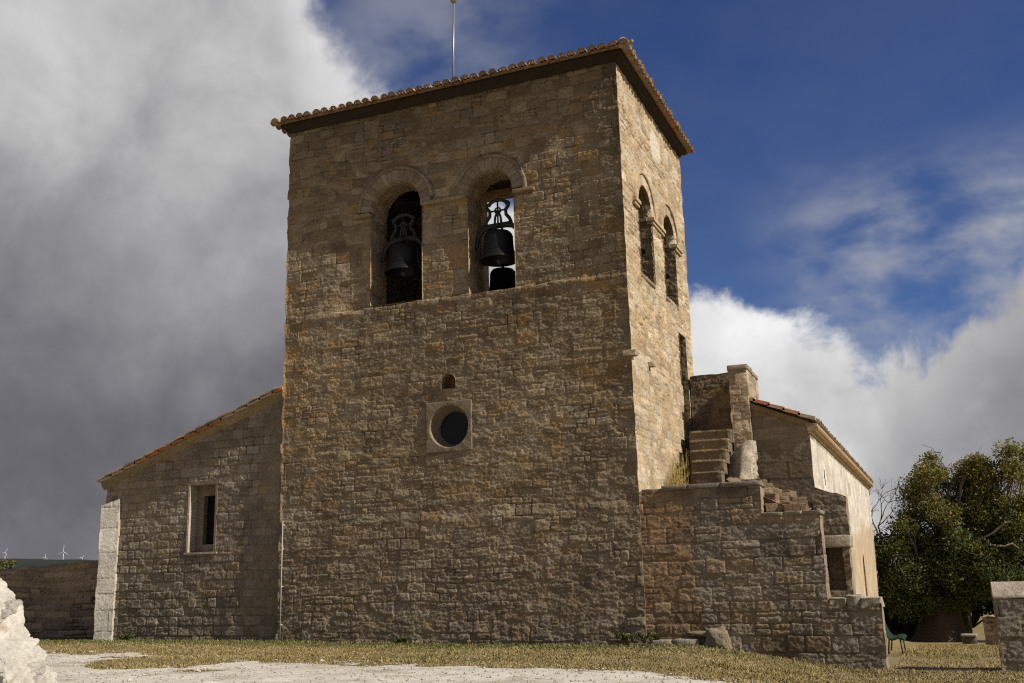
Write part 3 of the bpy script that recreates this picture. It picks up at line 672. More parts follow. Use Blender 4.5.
    # cornice moulding
    prof = [(-.02, 14.80), (.035, 14.805), (.045, 14.85), (.07, 14.88), (.12, 14.91), (.16, 14.945), (.18, 14.96), (.195, 14.965), (.20, 15.03), (.17, 15.045), (-.3, 15.05)]
    cm = MB(); N = 60; L = []
    for k in range(4):
        c0 = np.array([(-TW, 0), (0, 0), (0, TD), (-TW, TD)][k], float); c1 = np.array([(-TW, 0), (0, 0), (0, TD), (-TW, TD)][(k+1) % 4], float); s0 = np.sign(c0-(-TW/2, TD/2)); s1 = np.sign(c1-(-TW/2, TD/2))
        for t in np.linspace(0, 1, N, endpoint=False): L.append((c0, c1, s0, s1, t))
    P = np.array([[((c0+s0*o)*(1-t)+(c1+s1*o)*t).tolist()+[z+.008*float(vnoise(i*.5, z*3, 5))] for i, (c0, c1, s0, s1, t) in enumerate(L)] for o, z in prof])
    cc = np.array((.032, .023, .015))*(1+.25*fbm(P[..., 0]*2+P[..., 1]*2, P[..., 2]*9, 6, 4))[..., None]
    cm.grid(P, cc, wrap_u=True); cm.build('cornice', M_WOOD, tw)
    # hipped tile roof
    tr = MB(); O = .39; ze = 15.02; sl = math.tan(R(17)); W = TW+2*O; D = TD+2*O; cs = 1/math.cos(R(17))
    ev = lambda x, y: np.array([x, y, sl])/math.hypot(1, sl)
    tiles(tr, (-TW-O, -O, ze), (1, 0, 0), ev(0, 1), W, D/2*cs, 61, vlim=lambda u: min(u, W-u)*cs, spacing=.285, rad=.125)
    tiles(tr, (O, -O, ze), (0, 1, 0), ev(-1, 0), D, D/2*cs, 62, vlim=lambda u: min(u, D-u)*cs, spacing=.285, rad=.125)
    tiles(tr, (O, TD+O, ze), (-1, 0, 0), ev(0, -1), W, D/2*cs, 63, vlim=lambda u: min(u, W-u)*cs, spacing=.285, rad=.125)
    tiles(tr, (-TW-O, TD+O, ze), (0, -1, 0), ev(1, 0), D, D/2*cs, 64, vlim=lambda u: min(u, D-u)*cs, spacing=.285, rad=.125)
    h = D/2*sl; cor = np.array([(-TW-O+.06, -O+.06, ze), (O-.06, -O+.06, ze), (O-.06, TD+O-.06, ze), (-TW-O+.06, TD+O-.06, ze), (-TW-O+D/2, TD/2, ze+h), (O-D/2, TD/2, ze+h)])+np.array((0, 0, .035))
    tr.add(cor, [np.array([(0, 1, 5, 4), (2, 3, 4, 5), (3, 2, 1, 0)]), np.array([(1, 2, 5), (3, 0, 4)])], (.3, .18, .1))
    for i, j in ((0, 4), (1, 5), (2, 5), (3, 4), (4, 5)):
        a, b = cor[i], cor[j]; n = int(np.linalg.norm(b-a)/.36)
        for t in range(n):
            p = a+(b-a)*t/n; q = a+(b-a)*(t+1.15)/n
            tr.tube([p+(0, 0, .07), q+(0, 0, .03)], [.125, .10], 9, np.array((.42, .25, .15))*random.Random(t+i*9).uniform(.7, 1.15))
    tr.build('roof', M_TILE, tw, smooth_shade=False)
    c = MB(); c.tube([(-10.12, -.055, .0), (-10.12, -.055, 1.6), (-10.115, -.06, 3.26)], .017, 8, (.34, .33, .31))
    for z in (.5, 1.5, 2.5, 3.15): c.box(-10.15, -10.09, -.05, .02, z-.015, z+.015, (.4, .4, .4))
    c.build('cable_conduit', M_IRON, tw)
    place(tw, (-TW/2, TD/2, 0))

def mix_stone():
    """tower stone with the same staining and lichen on every face"""
    return attr_mat('tower_stone', stain=.22, lichen=.42, bump=1., bscale=36, bdist=.03, amt=.5, fine=42)
M_STONE_MIX = mix_stone()
build_tower()

rod = thing('lightning_rod', 'thin grey metal rod with a small ball, standing on the tower roof', 'lightning rod')
r_ = MB(); r_.tube([(-5.74, 2.0, 15.6), (-5.72, 2.0, 17.5), (-5.68, 2.0, 19.15)], [.035, .032, .028], 10, (.28, .29, .30)); r_.build('pole', M_METAL, rod)
r_ = MB(); r_.lathe([(.001, .12), (.05, .11), (.10, .05), (.115, 0), (.10, -.05), (.06, -.10), (.03, -.12)], (-5.68, 2.0, 19.22), 16, (.32, .27, .2)); r_.build('finial', M_METAL, rod)
place(rod, (-5.74, 2.0, 15.6))

# ================================================================== BELLS
def bell(loc, r, h, label, group, rz=0, yoke=True, bar=True):
    t = thing('church_bell', label, 'bell', group); col = (.02, .02, .016)
    prof = [(.001, 0), (.38*r, -.01*h), (.62*r, -.05*h), (.72*r, -.12*h), (.755*r, -.24*h), (.77*r, -.45*h), (.80*r, -.66*h), (.855*r, -.80*h), (.94*r, -.90*h), (1.0*r, -.965*h), (1.0*r, -h), (.93*r, -h), (.80*r, -.86*h), (.66*r, -.6*h), (.58*r, -.2*h), (.001, -.1*h)]
    b = MB(); b.lathe(prof, (0, 0, 0), 40, col)
    for zz in (.20, .70, .84): 
        rr = np.interp(zz, [.12, .24, .45, .66, .8, .9], [.72, .755, .77, .80, .855, .94])*r
        b.tube([(rr*math.cos(a), rr*math.sin(a), -zz*h) for a in np.linspace(0, 2*math.pi, 41)], .012, 6, col, cap=False)
    b.build('bell_body', M_BRONZE, t)
    c = MB(); c.tube([(0, 0, -.15*h), (.01, 0, -.98*h), (.012, 0, -1.12*h)], [.018, .022, .03], 8, (.05, .05, .05)); c.rock((.01, 0, -1.0*h), (.16, .16, .17), 3, (.05, .05, .05), blocky=1, rough=.02); c.build('clapper', M_IRON, t)
    k = MB()
    if yoke:   # iron headstock whose ends curve down to the trunnions
        for s in (-1, 1):
            k.tube([(0, 0, .16), (s*.25*r/.5, 0, .15), (s*.42*r/.5, 0, .10), (s*.55*r/.5, 0, -.06), (s*.60*r/.5, 0, -.28), (s*.62*r/.5, 0, -.42)], [.075, .075, .07, .06, .05, .045], 10, (.022, .024, .023))
        for s in (-.12, .12): k.tube([(s, 0, .16), (s, 0, -.02)], .035, 8, (.022, .024, .023))
        k.box(-.40*r/.5, .40*r/.5, -.05, .05, .17, .23, (.022, .024, .023))
    else:
        k.tube([(0, 0, -.03), (0, 0, .26)], .05, 8, (.07, .07, .07)); k.tube([(-.95, 0, .27), (.95, 0, .27)], .07, 8, (.09, .07, .05))
    k.build('headstock', M_IRON, t)
    if yoke:
        f = MB(); w = r*.74
        f.tube([(-w*.70, 0, .76), (-w*.60, 0, .83), (-w*.35, 0, .89), (0, 0, .91), (w*.35, 0, .89), (w*.60, 0, .83), (w*.70, 0, .76)], .052, 8, (.022, .024, .023))
        for s in (-1, 1):
            f.tube([(s*w*.98, 0, .23), (s*w*.86, 0, .34), (s*w*.62, 0, .46), (s*w*.60, 0, .60), (s*w*.80, 0, .70), (s*w*.84, 0, .78), (s*w*.70, 0, .82)], .050, 8, (.022, .024, .023))
            f.tube([(s*w*.25, 0, .23), (s*w*.20, 0, .42), (s*w*.02, 0, .58)], .034, 7, (.022, .024, .023))
        f.tube([(0, 0, .23), (0, 0, .90)], .026, 7, (.022, .024, .023)); f.tube([(-w*.56, 0, .60), (w*.56, 0, .60)], .026, 7, (.022, .024, .023))
        f.tube([(.085*math.cos(a), 0, .60+.085*math.sin(a)) for a in np.linspace(0, 2*math.pi, 21)], .024, 7, (.03, .032, .03), cap=False)
        f.build('crown_frame', M_IRON, t)
    t.location = loc; t.rotation_euler = (0, 0, rz); return t
G = 'bells hanging in the belfry'
bell((-6.64, .48, 10.86), .54, .84, 'dark bronze bell on a lyre-shaped iron frame in the shadowed left front arch', G)
bell((-3.70, .48, 10.80), .53, .85, 'dark bronze bell with its openwork iron frame against the sky in the right front arch', G)
bell((-6.12, 6.45, 11.72), .58, .95, 'small bell silhouetted low in the right front arch beneath the larger bell', G, yoke=False)
bell((-.52, 2.10, 10.98), .48, .80, 'bell whose rim shows in the nearer arch of the sunlit side wall', G, rz=R(90))
bell((-.52, 4.74, 10.98), .48, .80, 'bell whose rim shows in the farther arch of the sunlit side wall', G, rz=R(90))

# ================================================================== SIDE AISLE (left)
def build_aisle():
    a = thing('side_aisle', 'low stone aisle left of the tower with sloping tiled roof and one slit window', 'building')
    x0, x1, y0, y1 = -16.70, -TW-.0, .14, 24.
    top = lambda x: 4.70+(x-x0)*.347
    mb = MB()
    def hf(U, V, h, c):
        x = x0+U
        n = fbm(x*.5, V*.5, 105, 4); c = c*(1+.22*n)[..., None]
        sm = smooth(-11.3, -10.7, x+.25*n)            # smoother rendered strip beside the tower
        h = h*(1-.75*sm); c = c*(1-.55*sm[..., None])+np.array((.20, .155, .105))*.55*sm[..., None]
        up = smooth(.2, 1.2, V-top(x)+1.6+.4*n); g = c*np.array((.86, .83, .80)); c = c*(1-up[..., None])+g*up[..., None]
        return h, c
    wx, wz0, wz1 = (-13.52, -12.57), 2.52, 4.42
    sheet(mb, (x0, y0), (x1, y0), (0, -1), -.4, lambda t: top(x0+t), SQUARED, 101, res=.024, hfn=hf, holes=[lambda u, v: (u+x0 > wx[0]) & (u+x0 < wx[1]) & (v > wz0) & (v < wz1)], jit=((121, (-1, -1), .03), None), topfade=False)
    sheet(mb, (x0, y1), (x0, y0), (-1, 0), -.6, 4.70, SQUARED, 102, res=.06, jit=(None, (121, (-1, -1), .03)), topfade=False)
    sheet(mb, (x1, y1), (x0, y1), (0, 1), -.8, lambda t: top(x1-t), SQUARED, 103, res=.1, topfade=False)
    sheet(mb, (x1, TD-.3), (x1, y1), (1, 0), -.8, 6.9, SQUARED, 104, res=.15, topfade=False)
    mb.build('wall', M_STONE, a)
    # window: dressed frame round a deep recess; the slit is set toward its right side
    w = MB(); fcol = (.225, .175, .12)
    def fb(x0, x1, y0, y1, z0, z1, c=fcol): w.box(x0, x1, y0, y1, z0, z1, c)
    fb(-13.56, -13.50, .12, .75, 2.52, 4.44, (.52, .45, .35)); fb(-12.59, -12.52, .12, .75, 2.52, 4.44); fb(-13.62, -12.46, .12, .75, 4.442, 4.54); fb(-13.62, -12.46, .105, .75, 2.46, 2.518, (.42, .35, .26))  # sunlight on the left jamb and sill put into their paler colour
    fb(-13.499, -13.24, .44, .74, 2.519, 4.441, (.24, .185, .125)); fb(-13.24, -12.591, .44, .74, 4.14, 4.441, (.24, .185, .125)); fb(-13.24, -12.591, .44, .74, 2.519, 2.74, (.3, .25, .18))
    wf = w.build('window', M_STONE, a, smooth_shade=False)
    g = MB(); g.box(-13.3, -12.58, .60, .63, 2.6, 4.2, (.006, .006, .007)); g.build('pane', M_WOOD, wf, smooth_shade=False)
    # pale corner buttress, turned a little to the right, with a sloping head
    b = MB(); ang = R(20); cx, cy = -16.35, .08
    rot = lambda x, y: (cx+x*math.cos(ang)-y*math.sin(ang), cy+x*math.sin(ang)+y*math.cos(ang))
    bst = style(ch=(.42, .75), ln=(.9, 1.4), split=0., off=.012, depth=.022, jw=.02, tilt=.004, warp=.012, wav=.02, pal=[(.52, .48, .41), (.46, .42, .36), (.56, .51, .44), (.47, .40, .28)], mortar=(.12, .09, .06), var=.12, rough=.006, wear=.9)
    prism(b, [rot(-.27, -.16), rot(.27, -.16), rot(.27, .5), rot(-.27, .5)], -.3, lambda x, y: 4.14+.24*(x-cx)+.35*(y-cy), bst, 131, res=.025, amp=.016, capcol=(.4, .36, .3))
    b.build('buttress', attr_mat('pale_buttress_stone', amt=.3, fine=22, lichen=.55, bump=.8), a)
    # mono-pitch tile roof with a moulded verge
    v = MB(); sl = math.atan(.347)
    n = 60; prof = [(.02, -.24), (-.02, -.235), (-.05, -.17), (-.08, -.165), (-.11, -.09), (-.13, -.085), (-.13, -.02), (.3, -.02)]
    xs = np.linspace(x0-.10, x1+.02, n)
    P = np.array([[(x, y0+o, top(x)+.06+z+.01*float(vnoise(x*1.5, z*4, 8))) for x in xs] for o, z in prof])
    cc = np.array((.31, .235, .14))*(1+.3*fbm(P[..., 0]*1.3, P[..., 2]*3, 141, 4))[..., None]; v.grid(P, cc)
    P0 = P[:, 0]; v.add(P0, [np.arange(len(P0))[None]], (.26, .19, .11))
    v.build('verge_moulding', M_STONE, a)
    t = MB(); L = (x1-x0+.14)/math.cos(sl)
    tiles(t, (x0-.16, y1+.1, top(x0)+.0), (0, -1, 0), (math.cos(sl), 0, math.sin(sl)), y1-y0+.33, L, 142, pans=False, tl=.46)
    t.add([(x0-.12, y0-.15, top(x0)+.045-.02), (x1, y0-.15, top(x1)+.045+.02), (x1, y1, top(x1)+.045+.02), (x0-.12, y1, top(x0)+.045-.02)], [(0, 1, 2, 3)], (.3, .17, .09))
    rg = np.random.default_rng(9)
    for i in range(15):    # mortared edge tiles seen from the side
        s = x0-.14+i*.445; c = np.array([(.50, .22, .10), (.52, .26, .13), (.46, .40, .30), (.44, .20, .10), (.50, .36, .24)][rg.integers(5)])
        q = lambda x, dz: (x, y0-.17, top(x)+dz)
        if s > x1-.1: break
        e = min(s+.50, x1)
        t.add([(s, y0-.20, top(s)+.05), (e, y0-.20, top(e)+.02), (e, y0-.20, top(e)+.10), (s, y0-.20, top(s)+.135), (s, y0+.02, top(s)+.05), (e, y0+.02, top(e)+.02), (e, y0+.02, top(e)+.13), (s, y0+.02, top(s)+.16)],
              [(0, 1, 2, 3), (3, 2, 6, 7), (0, 3, 7, 4), (0, 4, 5, 1), (1, 5, 6, 2)], c)
    t.build('roof', M_TILE, a, smooth_shade=False)
    place(a, (-13.5, 10, 0))
build_aisle()

# ================================================================== NAVE (right rear)
def build_nave():
    nv = thing('nave', 'long church nave behind the staircase with cream rendered side wall and tiled eaves', 'building')
    X, Y0, Y1 = 3.49, 5.2, 28.0; ridge = -4.2; top = lambda x: 5.60-(x-X)*.42
    mb = MB()
    def hf(U, V, h, c):
        n = fbm(U*.8, V*.8, 205, 4); c = c*(.80+.3*n)[..., None]; return h*.5, c*np.array((.80, .78, .76))
    sheet(mb, (1.94, Y0), (X, Y0), (0, -1), -1., lambda t: top(1.94+t), style(ch=(.3, .5), ln=(.5, .9), pal=GREY, off=.008, depth=.012), 201, res=.03, hfn=hf, topfade=False, jit=(None, (221, (1, -1), .01)))
    def hs(U, V, h, c):
        old = smooth(.2, -.5, V-2.6-.05*(U)+.55*fbm(U*.35, V*.8, 206, 4))*smooth(3, 7, U)
        c2 = np.array((.42, .31, .19))*(1+.3*fbm(U*1.5, V*2.5, 207, 4))[..., None]
        c = c*(1-.8*old[..., None])+c2*.8*old[..., None]
        st = smooth(.25, .6, fbm(U*.9, V*.25, 208, 4))*.25; c = c*(1-st[..., None]*np.array((.7, .75, .8)))
        return h-.02*old, c
    sheet(mb, (X, Y0), (X, Y1), (1, 0), -1.9, 5.52, CREAMY, 202, res=.07, resz=.04, hfn=hs, topfade=False, jit=((221, (1, -1), .01), (222, (1, 1), .02)), holes=[arch_hole(15.0, .30, .5, 1.85), lambda u, v: (abs(u-2.9) < .09) & (v > 4.05) & (v < 4.6)])
    sheet(mb, (X, Y1), (-10.2, Y1), (0, 1), -1.9, lambda t: 5.52+np.where(X-t > ridge, t*.42, (X-ridge)*.42-(ridge-(X-t))*.30), CREAMY, 203, res=.2, topfade=False)
    sheet(mb, (-10.2, Y1), (-10.2, TD), (-1, 0), 5, 7.0, CREAMY, 204, res=.2, topfade=False)
    mb.build('wall', M_PLASTER, nv)
    w = MB(); reveal(w, arch_path(15.0+Y0, .30, .5, 1.85, step=.1, n=10), lambda a, z, d: np.stack([X-d, a, z], -1), 0, .45, SUNNY, 211, step=.1); w.box(X-.46, X-.44, 19.8, 20.6, .4, 2.3, (.02, .018, .016))
    w.build('window', M_SUNNY, nv, smooth_shade=False); w = MB(); w.box(X-.3, X-.28, Y0+2.75, Y0+3.05, 3.95, 4.7, (.02, .018, .016)); w.build('putlog_hole', M_SUNNY, nv, smooth_shade=False)
    c = MB(); ys = np.linspace(Y0-.06, Y1+.1, 120)
    prof = [(-.02, 5.24), (.05, 5.26), (.07, 5.31), (.13, 5.34), (.14, 5.40), (.21, 5.44), (.22, 5.52), (-.1, 5.54)]
    P = np.array([[(X+o, y, z) for y in ys] for o, z in prof]); c.grid(P, np.array((.40, .29, .16))*(1+.2*fbm(P[..., 1]*1.2, P[..., 2]*9, 231, 3))[..., None])
    c.add(P[:, 0], [np.arange(len(prof))[None]], (.36, .26, .15))
    for i in range(int((Y1-Y0)/.26)): c.box(X+.14, X+.245, Y0+.26*i, Y0+.26*i+.13, 5.35, 5.43, (.44, .30, .17))
    c.build('cornice', M_SUNNY, nv, smooth_shade=False)
    # verge board of mortar under the front roof edge
    b = MB(); xs = np.linspace(1.94, X+.14, 30); P = np.array([[(x, Y0+o, top(x)+z) for x in xs] for o, z in [(.02, -.20), (-.03, -.19), (-.05, -.10), (-.07, -.02), (.3, -.0)]]); b.grid(P, np.array((.24, .17, .09))*(1+.2*fbm(P[..., 0]*3, P[..., 2]*3, 233, 3))[..., None]); b.build('verge_moulding', M_STONE, nv)
    t = MB(); sl = math.atan(.42); L = (X+.30-ridge)/math.cos(sl)
    tiles(t, (X+.19, Y0-.06, 5.55), (0, 1, 0), (-math.cos(sl), 0, math.sin(sl)), Y1-Y0+.3, L, 241, pans=True, tl=.44, vlim=lambda u: 1.98 if u < 1.65 else L)
    z0 = 5.55; zr = z0+(X+.2-ridge)*.42
    t.add([(X+.18, Y0-.1, z0+.03), (X+.18, Y1+.15, z0+.03), (ridge, Y1+.15, zr), (ridge, TD-.1, zr), (1.94, TD-.1, z0+(X+.2-1.94)*.42), (1.94, Y0-.1, z0+(X+.2-1.94)*.42)], [(0, 1, 2, 3, 4, 5)], (.3, .17, .09))
    t.add([(ridge, TD-.2, zr), (ridge, Y1+.15, zr), (-10.3, Y1+.15, 7.02), (-10.3, TD-.2, 7.02)], [(0, 1, 2, 3)], (.36, .2, .11))
    rg = np.random.default_rng(19)
    for i in range(11):
        s = X+.20-i*.40; e = max(s-.46, 1.94)
        if s < 2.0: break
        cc = np.array([(.52, .24, .12), (.50, .30, .18), (.46, .38, .28), (.50, .22, .11)][rg.integers(4)])
        zz = lambda x: z0+(X+.2-x)*.42
        t.add([(s, Y0-.11, zz(s)+.045), (e, Y0-.11, zz(e)+.01), (e, Y0-.11, zz(e)+.10), (s, Y0-.11, zz(s)+.15), (s, Y0+.1, zz(s)+.04), (e, Y0+.1, zz(e)+.02), (e, Y0+.1, zz(e)+.13), (s, Y0+.1, zz(s)+.17)], [(0, 1, 2, 3), (3, 2, 6, 7), (0, 3, 7, 4), (0, 4, 5, 1), (1, 5, 6, 2)], cc)
    t.build('roof', M_TILE, nv, smooth_shade=False)
    place(nv, (-.3, 16, 0))
build_nave()

# ================================================================== OUTSIDE STAIRCASE
M_RAKE = attr_mat('lichened_limestone', amt=.6, fine=16, lichen=.9, bump=1., bscale=20, bdist=.04)
def build_stair():
    s = thing('stone_staircase', 'outside stone staircase with a stepped parapet wall rising to the tower door', 'staircase')
    mb = MB()
    def hf(U, V, h, c):
        x = U
        n = fbm(x*.8, V*.8, 305, 4); red = 1-smooth(1.15, 1.55, x+.25*n)
        pal = c*np.array((1.02, .86, .70)); c = c*(1-red[..., None])+pal*red[..., None]; h = h*(1-.3*red)
        oc = smooth(.05, .45, fbm(x*1.1+9, V*1.5, 308, 4))*.5; c = c*(1-oc[..., None])+c*np.array((1.12, .95, .78))*oc[..., None]
        c = c*(1+.25*n)[..., None]
        dk = smooth(.1, .5, fbm(x*.9+3, V*1.4, 307, 4))*(1-red)*.35; c = c*(1-dk)[..., None]
        return h, c
    F = .02
    c = np.array((1.06, 1.0, .95))
    rg1 = lambda u, k: .03*fbm(u*4, u*0, k, 3)
    sheet(mb, (-.06, F), (5.20, F), (0, -1), -1.2, 3.5, ASHLAR, 301, res=.022, hfn=hf, topfade=False, jit=(None, (805, (1, -1), .02)),
          holes=[lambda u, v: (u-.06 > 2.835) & (v > 2.815+rg1(u, 5)), lambda u, v: (u-.06 > 4.105+rg1(v, 6)) & (v > .80+rg1(u, 7))])
    prism(mb, [(-.06, F+.02), (2.84, F+.0), (2.84, .62), (-.06, .62)], 2.6, 3.50, ASHLAR, 301, res=.026, edges=[1], capcol=(.25, .21, .16), rag=.012)
    prism(mb, [(2.82, F+.02), (4.11, F+.0), (4.11, .62), (2.82, .62)], .6, 2.82, ASHLAR, 302, res=.026, edges=[1], capcol=(.4, .34, .26), rag=.02)
    prism(mb, [(4.09, F+.02), (5.20, F+.0), (5.20, .66), (4.09, .66)], -1.2, .84, ASHLAR, 303, res=.026, edges=[1, 2], capcol=(.45, .39, .3), rag=.03)
    mb.build('parapet_wall', M_STONE, s)
    # coping slabs, each a stone of its own
    rg = np.random.default_rng(5); spec = []; x = .55
    for w in (.62, .78, .90): spec.append((x, x+w-.012, -.02, .66, 3.50, 3.61, [(.21, .18, .145), (.235, .20, .155)], .05)); x += w
    spec.append((.04, .54, .06, .5, 3.49, 3.56, [(.40, .31, .2)], .10))
    for x0, w in ((2.86, .45), (3.32, .40), (3.73, .42)): spec.append((x0, x0+w-.01, .0, .64, 2.80, 2.88, [(.33, .28, .2), (.29, .24, .18)], .14))
    for i, (x0, w) in enumerate(((4.13, .35), (4.48, .33), (4.80, .40))): spec.append((x0, x0+w, .03, .68, .76, .97+.05*(i == 1), [(.40, .35, .27), (.36, .30, .22)], .26))
    for i, q in enumerate(spec):
        c = MB(); quad_stone(c, *q[:6], 60+i, q[6], rough=q[7]); c.build('coping_stone', M_STONE, s)
    # solid platform and steps
    p = MB(); prism(p, [(.03, .60), (2.6, .60), (2.6, 3.0), (.03, 3.0)], -1., 3.48, ASHLAR, 311, res=.05, edges=[1]); p.build('platform', M_STONE, s)
    tops = [4.19, 4.53, 4.86, 5.19, 5.50]
    sty = style(ch=(.5, .7), ln=(.5, .9), split=0, pal=[(.165, .125, .085), (.19, .145, .095), (.145, .11, .075)], mortar=(.11, .085, .06), off=.01, depth=.012)  # dark palette carries the shade that falls on the steps
    for i, z in enumerate(tops):
        st = MB(); y = 3.0+.42*i; xl = .60-.088*i
        def nose(U, V, h, c, z=z, i=i):  # ochre lichen and a lit tread edge, both coloured into the riser top
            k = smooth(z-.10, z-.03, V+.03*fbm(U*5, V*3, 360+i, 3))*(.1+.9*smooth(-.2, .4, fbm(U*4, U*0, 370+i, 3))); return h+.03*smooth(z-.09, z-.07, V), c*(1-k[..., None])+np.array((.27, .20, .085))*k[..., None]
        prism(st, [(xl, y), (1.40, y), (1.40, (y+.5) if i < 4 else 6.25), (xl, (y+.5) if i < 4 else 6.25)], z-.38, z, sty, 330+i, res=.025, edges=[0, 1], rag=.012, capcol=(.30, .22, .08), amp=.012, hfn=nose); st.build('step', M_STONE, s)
    f = MB(); f.box(.03, 1.40, 3.25, 6.3, -1., 3.8, (.2, .16, .1)); f.box(.28, 1.38, 4.75, 6.2, 3.8, 5.1, (.2, .16, .1)); f.build('stair_core', M_STONE, s, smooth_shade=False)
    e = MB(); prism(e, [(.03, 6.22), (1.50, 6.22), (1.50, 6.75), (.03, 6.75)], -1., 7.38, style(pal=[(.17, .13, .09), (.20, .15, .10), (.23, .165, .10), (.15, .115, .08)], mortar=(.13, .10, .07)), 341, res=.03, rag=.02); e.build('end_wall', M_STONE, s)
    q = MB(); prism(q, [(1.42, 4.98), (1.93, 4.98), (1.93, 6.9), (1.42, 6.9)], -1., 7.22, style(pal=TAN[:4]+GREY, mortar=(.26, .2, .13), ch=(.2, .38), ln=(.3, .6)), 342, res=.028, rag=.015)
    quad_stone(q, 1.40, 1.96, 4.95, 5.9, 7.20, 7.34, 343, GREY, rough=.05); quad_stone(q, 1.42, 1.95, 5.9, 6.9, 7.18, 7.30, 344, GREY, rough=.05)
    q.build('side_wall', M_SUNNY, s)
    # broken raking parapet
    b = MB(); rk = style(pal=[(.42, .36, .27), (.38, .32, .23), (.46, .40, .31)], mortar=(.30, .24, .16), off=.03, rough=.03, ch=(.2, .35))
    prism(b, [(1.26, 3.62), (2.0, 3.60), (2.02, 5.0), (1.36, 5.0)], -.9, lambda x, y: 3.95+1.25*np.clip((y-3.70)/1.1, 0, 1)-1.5*np.maximum(1.74-x, 0)-.5*np.maximum(x-1.9, 0)+.09*fbm(x*4, y*4, 352, 4), rk, 351, res=.022, rag=.05, capcol=(.40, .345, .26), amp=.05)
    b.build('raking_parapet', M_RAKE, s)
    place(s, (1.5, 1.5, 0))
build_stair()

rb = MB(); rg = np.random.default_rng(77)
S_, T_ = np.meshgrid(np.linspace(2.0, 3.5, 50), np.linspace(.5, 5.25, 90)); Zr = 3.75-.55*(S_-2.0)+.12*(T_-.5)*.5+.12*fbm(S_*2.2, T_*2.2, 78, 4)
rb.grid(np.stack([S_, T_, Zr], -1), np.array((.20, .14, .085))*(1+.3*fbm(S_*4, T_*4, 79, 3))[..., None])
rb.box(2.0, 3.5, .62, 5.19, -.8, 2.95, (.2, .15, .1))
for i in range(26):
    x = rg.uniform(2.85, 3.5); rb.rock((x, rg.uniform(.6, .95), rg.uniform(2.85, 3.62-.5*(x-2.2))), (rg.uniform(.3, .55), rg.uniform(.2, .5), rg.uniform(.14, .26)), 560+i, np.array((.23, .15, .09))*rg.uniform(.7, 1.2), blocky=.28, rough=.30, n=9, rot=rg.uniform(-.5, .5))
for i in range(46):
    x = rg.uniform(2.05, 3.45); y = rg.uniform(.8, 5.0); z = 3.72-.55*(x-2)+.06*(y-.5)
    rb.rock((x, y, z), (rg.uniform(.25, .6), rg.uniform(.2, .5), rg.uniform(.12, .28)), 500+i, np.array((.20, .14, .085))*rg.uniform(.7, 1.2), blocky=.3, rough=.32, n=9, rot=rg.uniform(-.6, .6))
tag(rb.build('rubble_heap', M_STONE, smooth_shade=False, loc=(2.75, 2.8, 0)), 'sloping heap of collapsed brown stones between staircase and nave', 'rubble')

def build_porch():
    p = thing('ruined_porch', 'ruined stone porch wall with a blocked opening against the nave', 'ruin')
    y0 = 4.3; mb = MB(); st = style(pal=GREY+BROWN[:3], ch=(.2, .36), ln=(.3, .7))
    top = lambda x, y: 3.72-.36*(x-3.5)
    prism(mb, [(3.5, y0), (3.70, y0), (3.70, y0+.55), (3.5, y0+.55)], -1., 2.15, st, 601, edges=[0, 1], cap=False)
    prism(mb, [(4.15, y0), (4.30, y0), (4.30, y0+.55), (4.15, y0+.55)], -1., 2.15, st, 602, edges=[0, 1, 2, 3], cap=False)
    prism(mb, [(3.70, y0), (4.15, y0), (4.15, y0+.55), (3.70, y0+.55)], -1., 1.06, st, 603, edges=[0], cap=True)
    prism(mb, [(3.5, y0), (4.34, y0), (4.34, y0+.55), (3.5, y0+.55)], 2.42, top, st, 604, rag=.04)
    prism(mb, [(3.5, y0+.5), (4.26, y0+.5), (4.26, y0+.7), (3.5, y0+.7)], -1., 2.4, style(pal=DRY+BROWN[:2], ch=(.25, .4), ln=(.3, .6)), 605, edges=[0, 1], cap=False)
    mb.build('wall', M_STONE, p)
    l = MB(); quad_stone(l, 3.5, 4.36, y0-.04, y0+.57, 2.14, 2.44, 611, [(.36, .30, .22)], rough=.05); l.build('lintel', M_STONE, p)
    place(p, (3.9, 4.5, -.5))
build_porch()

# ================================================================== BOUNDARY WALLS AND RUINS
bw = MB(); prism(bw, [(-40, 1.5), (-16.7, 1.5), (-16.7, 2.1), (-40, 2.1)], -.6, lambda x, y: 2.46+.020*np.minimum(x+17.5, 0)*2.2+.05*fbm(x*.8, x*0, 701, 3), DRYWALL, 701, res=.035, edges=[0, 2, 3], rag=.06)
tag(bw.build('boundary_wall', M_STONE, loc=(-25, 1.8, 0)), 'long shaded dry stone wall running left from the pale buttress', 'wall')

gp = thing('gate_pier', 'stone gate pier with a lichened sloping coping at the right edge', 'wall')
m_ = MB(); prism(m_, [(7.40, -.05), (13.5, -.05), (13.5, .60), (7.40, .60)], -1.1, .93, style(ch=(.36, .55), ln=(.42, .8), pal=GREY, split=.05, off=.014, mortar=(.16, .13, .09), jw=.03), 711, res=.024, edges=[0, 1, 2, 3], amp=.02); m_.build('wall', M_STONE, gp)
m_ = MB(); xs = np.linspace(7.39, 13.5, 160); prof = [(-.075, .92), (-.08, .96), (-.05, .99), (.10, 1.16), (.26, 1.24), (.32, 1.25), (.55, 1.12), (.69, 1.0), (.69, .92)]
P = np.array([[(x, -.05+o+.06, z+.02*float(fbm(x*2.5, o*4, 713, 3))) for x in xs] for o, z in prof]); cc = np.array((.40, .33, .26))*(1+.45*fbm(P[..., 0]*3, P[..., 1]*5+P[..., 2]*5, 714, 4))[..., None]; cc[fbm(P[..., 0]*3.3, P[..., 1]*6, 715, 3) > .28] *= np.array((1.0, .82, .62))
m_.grid(P, cc); m_.add(P[:, 0], [np.arange(len(prof))[None]], (.36, .28, .2)); m_.build('coping', M_STONE, gp); place(gp, (7.8, .25, -.5))

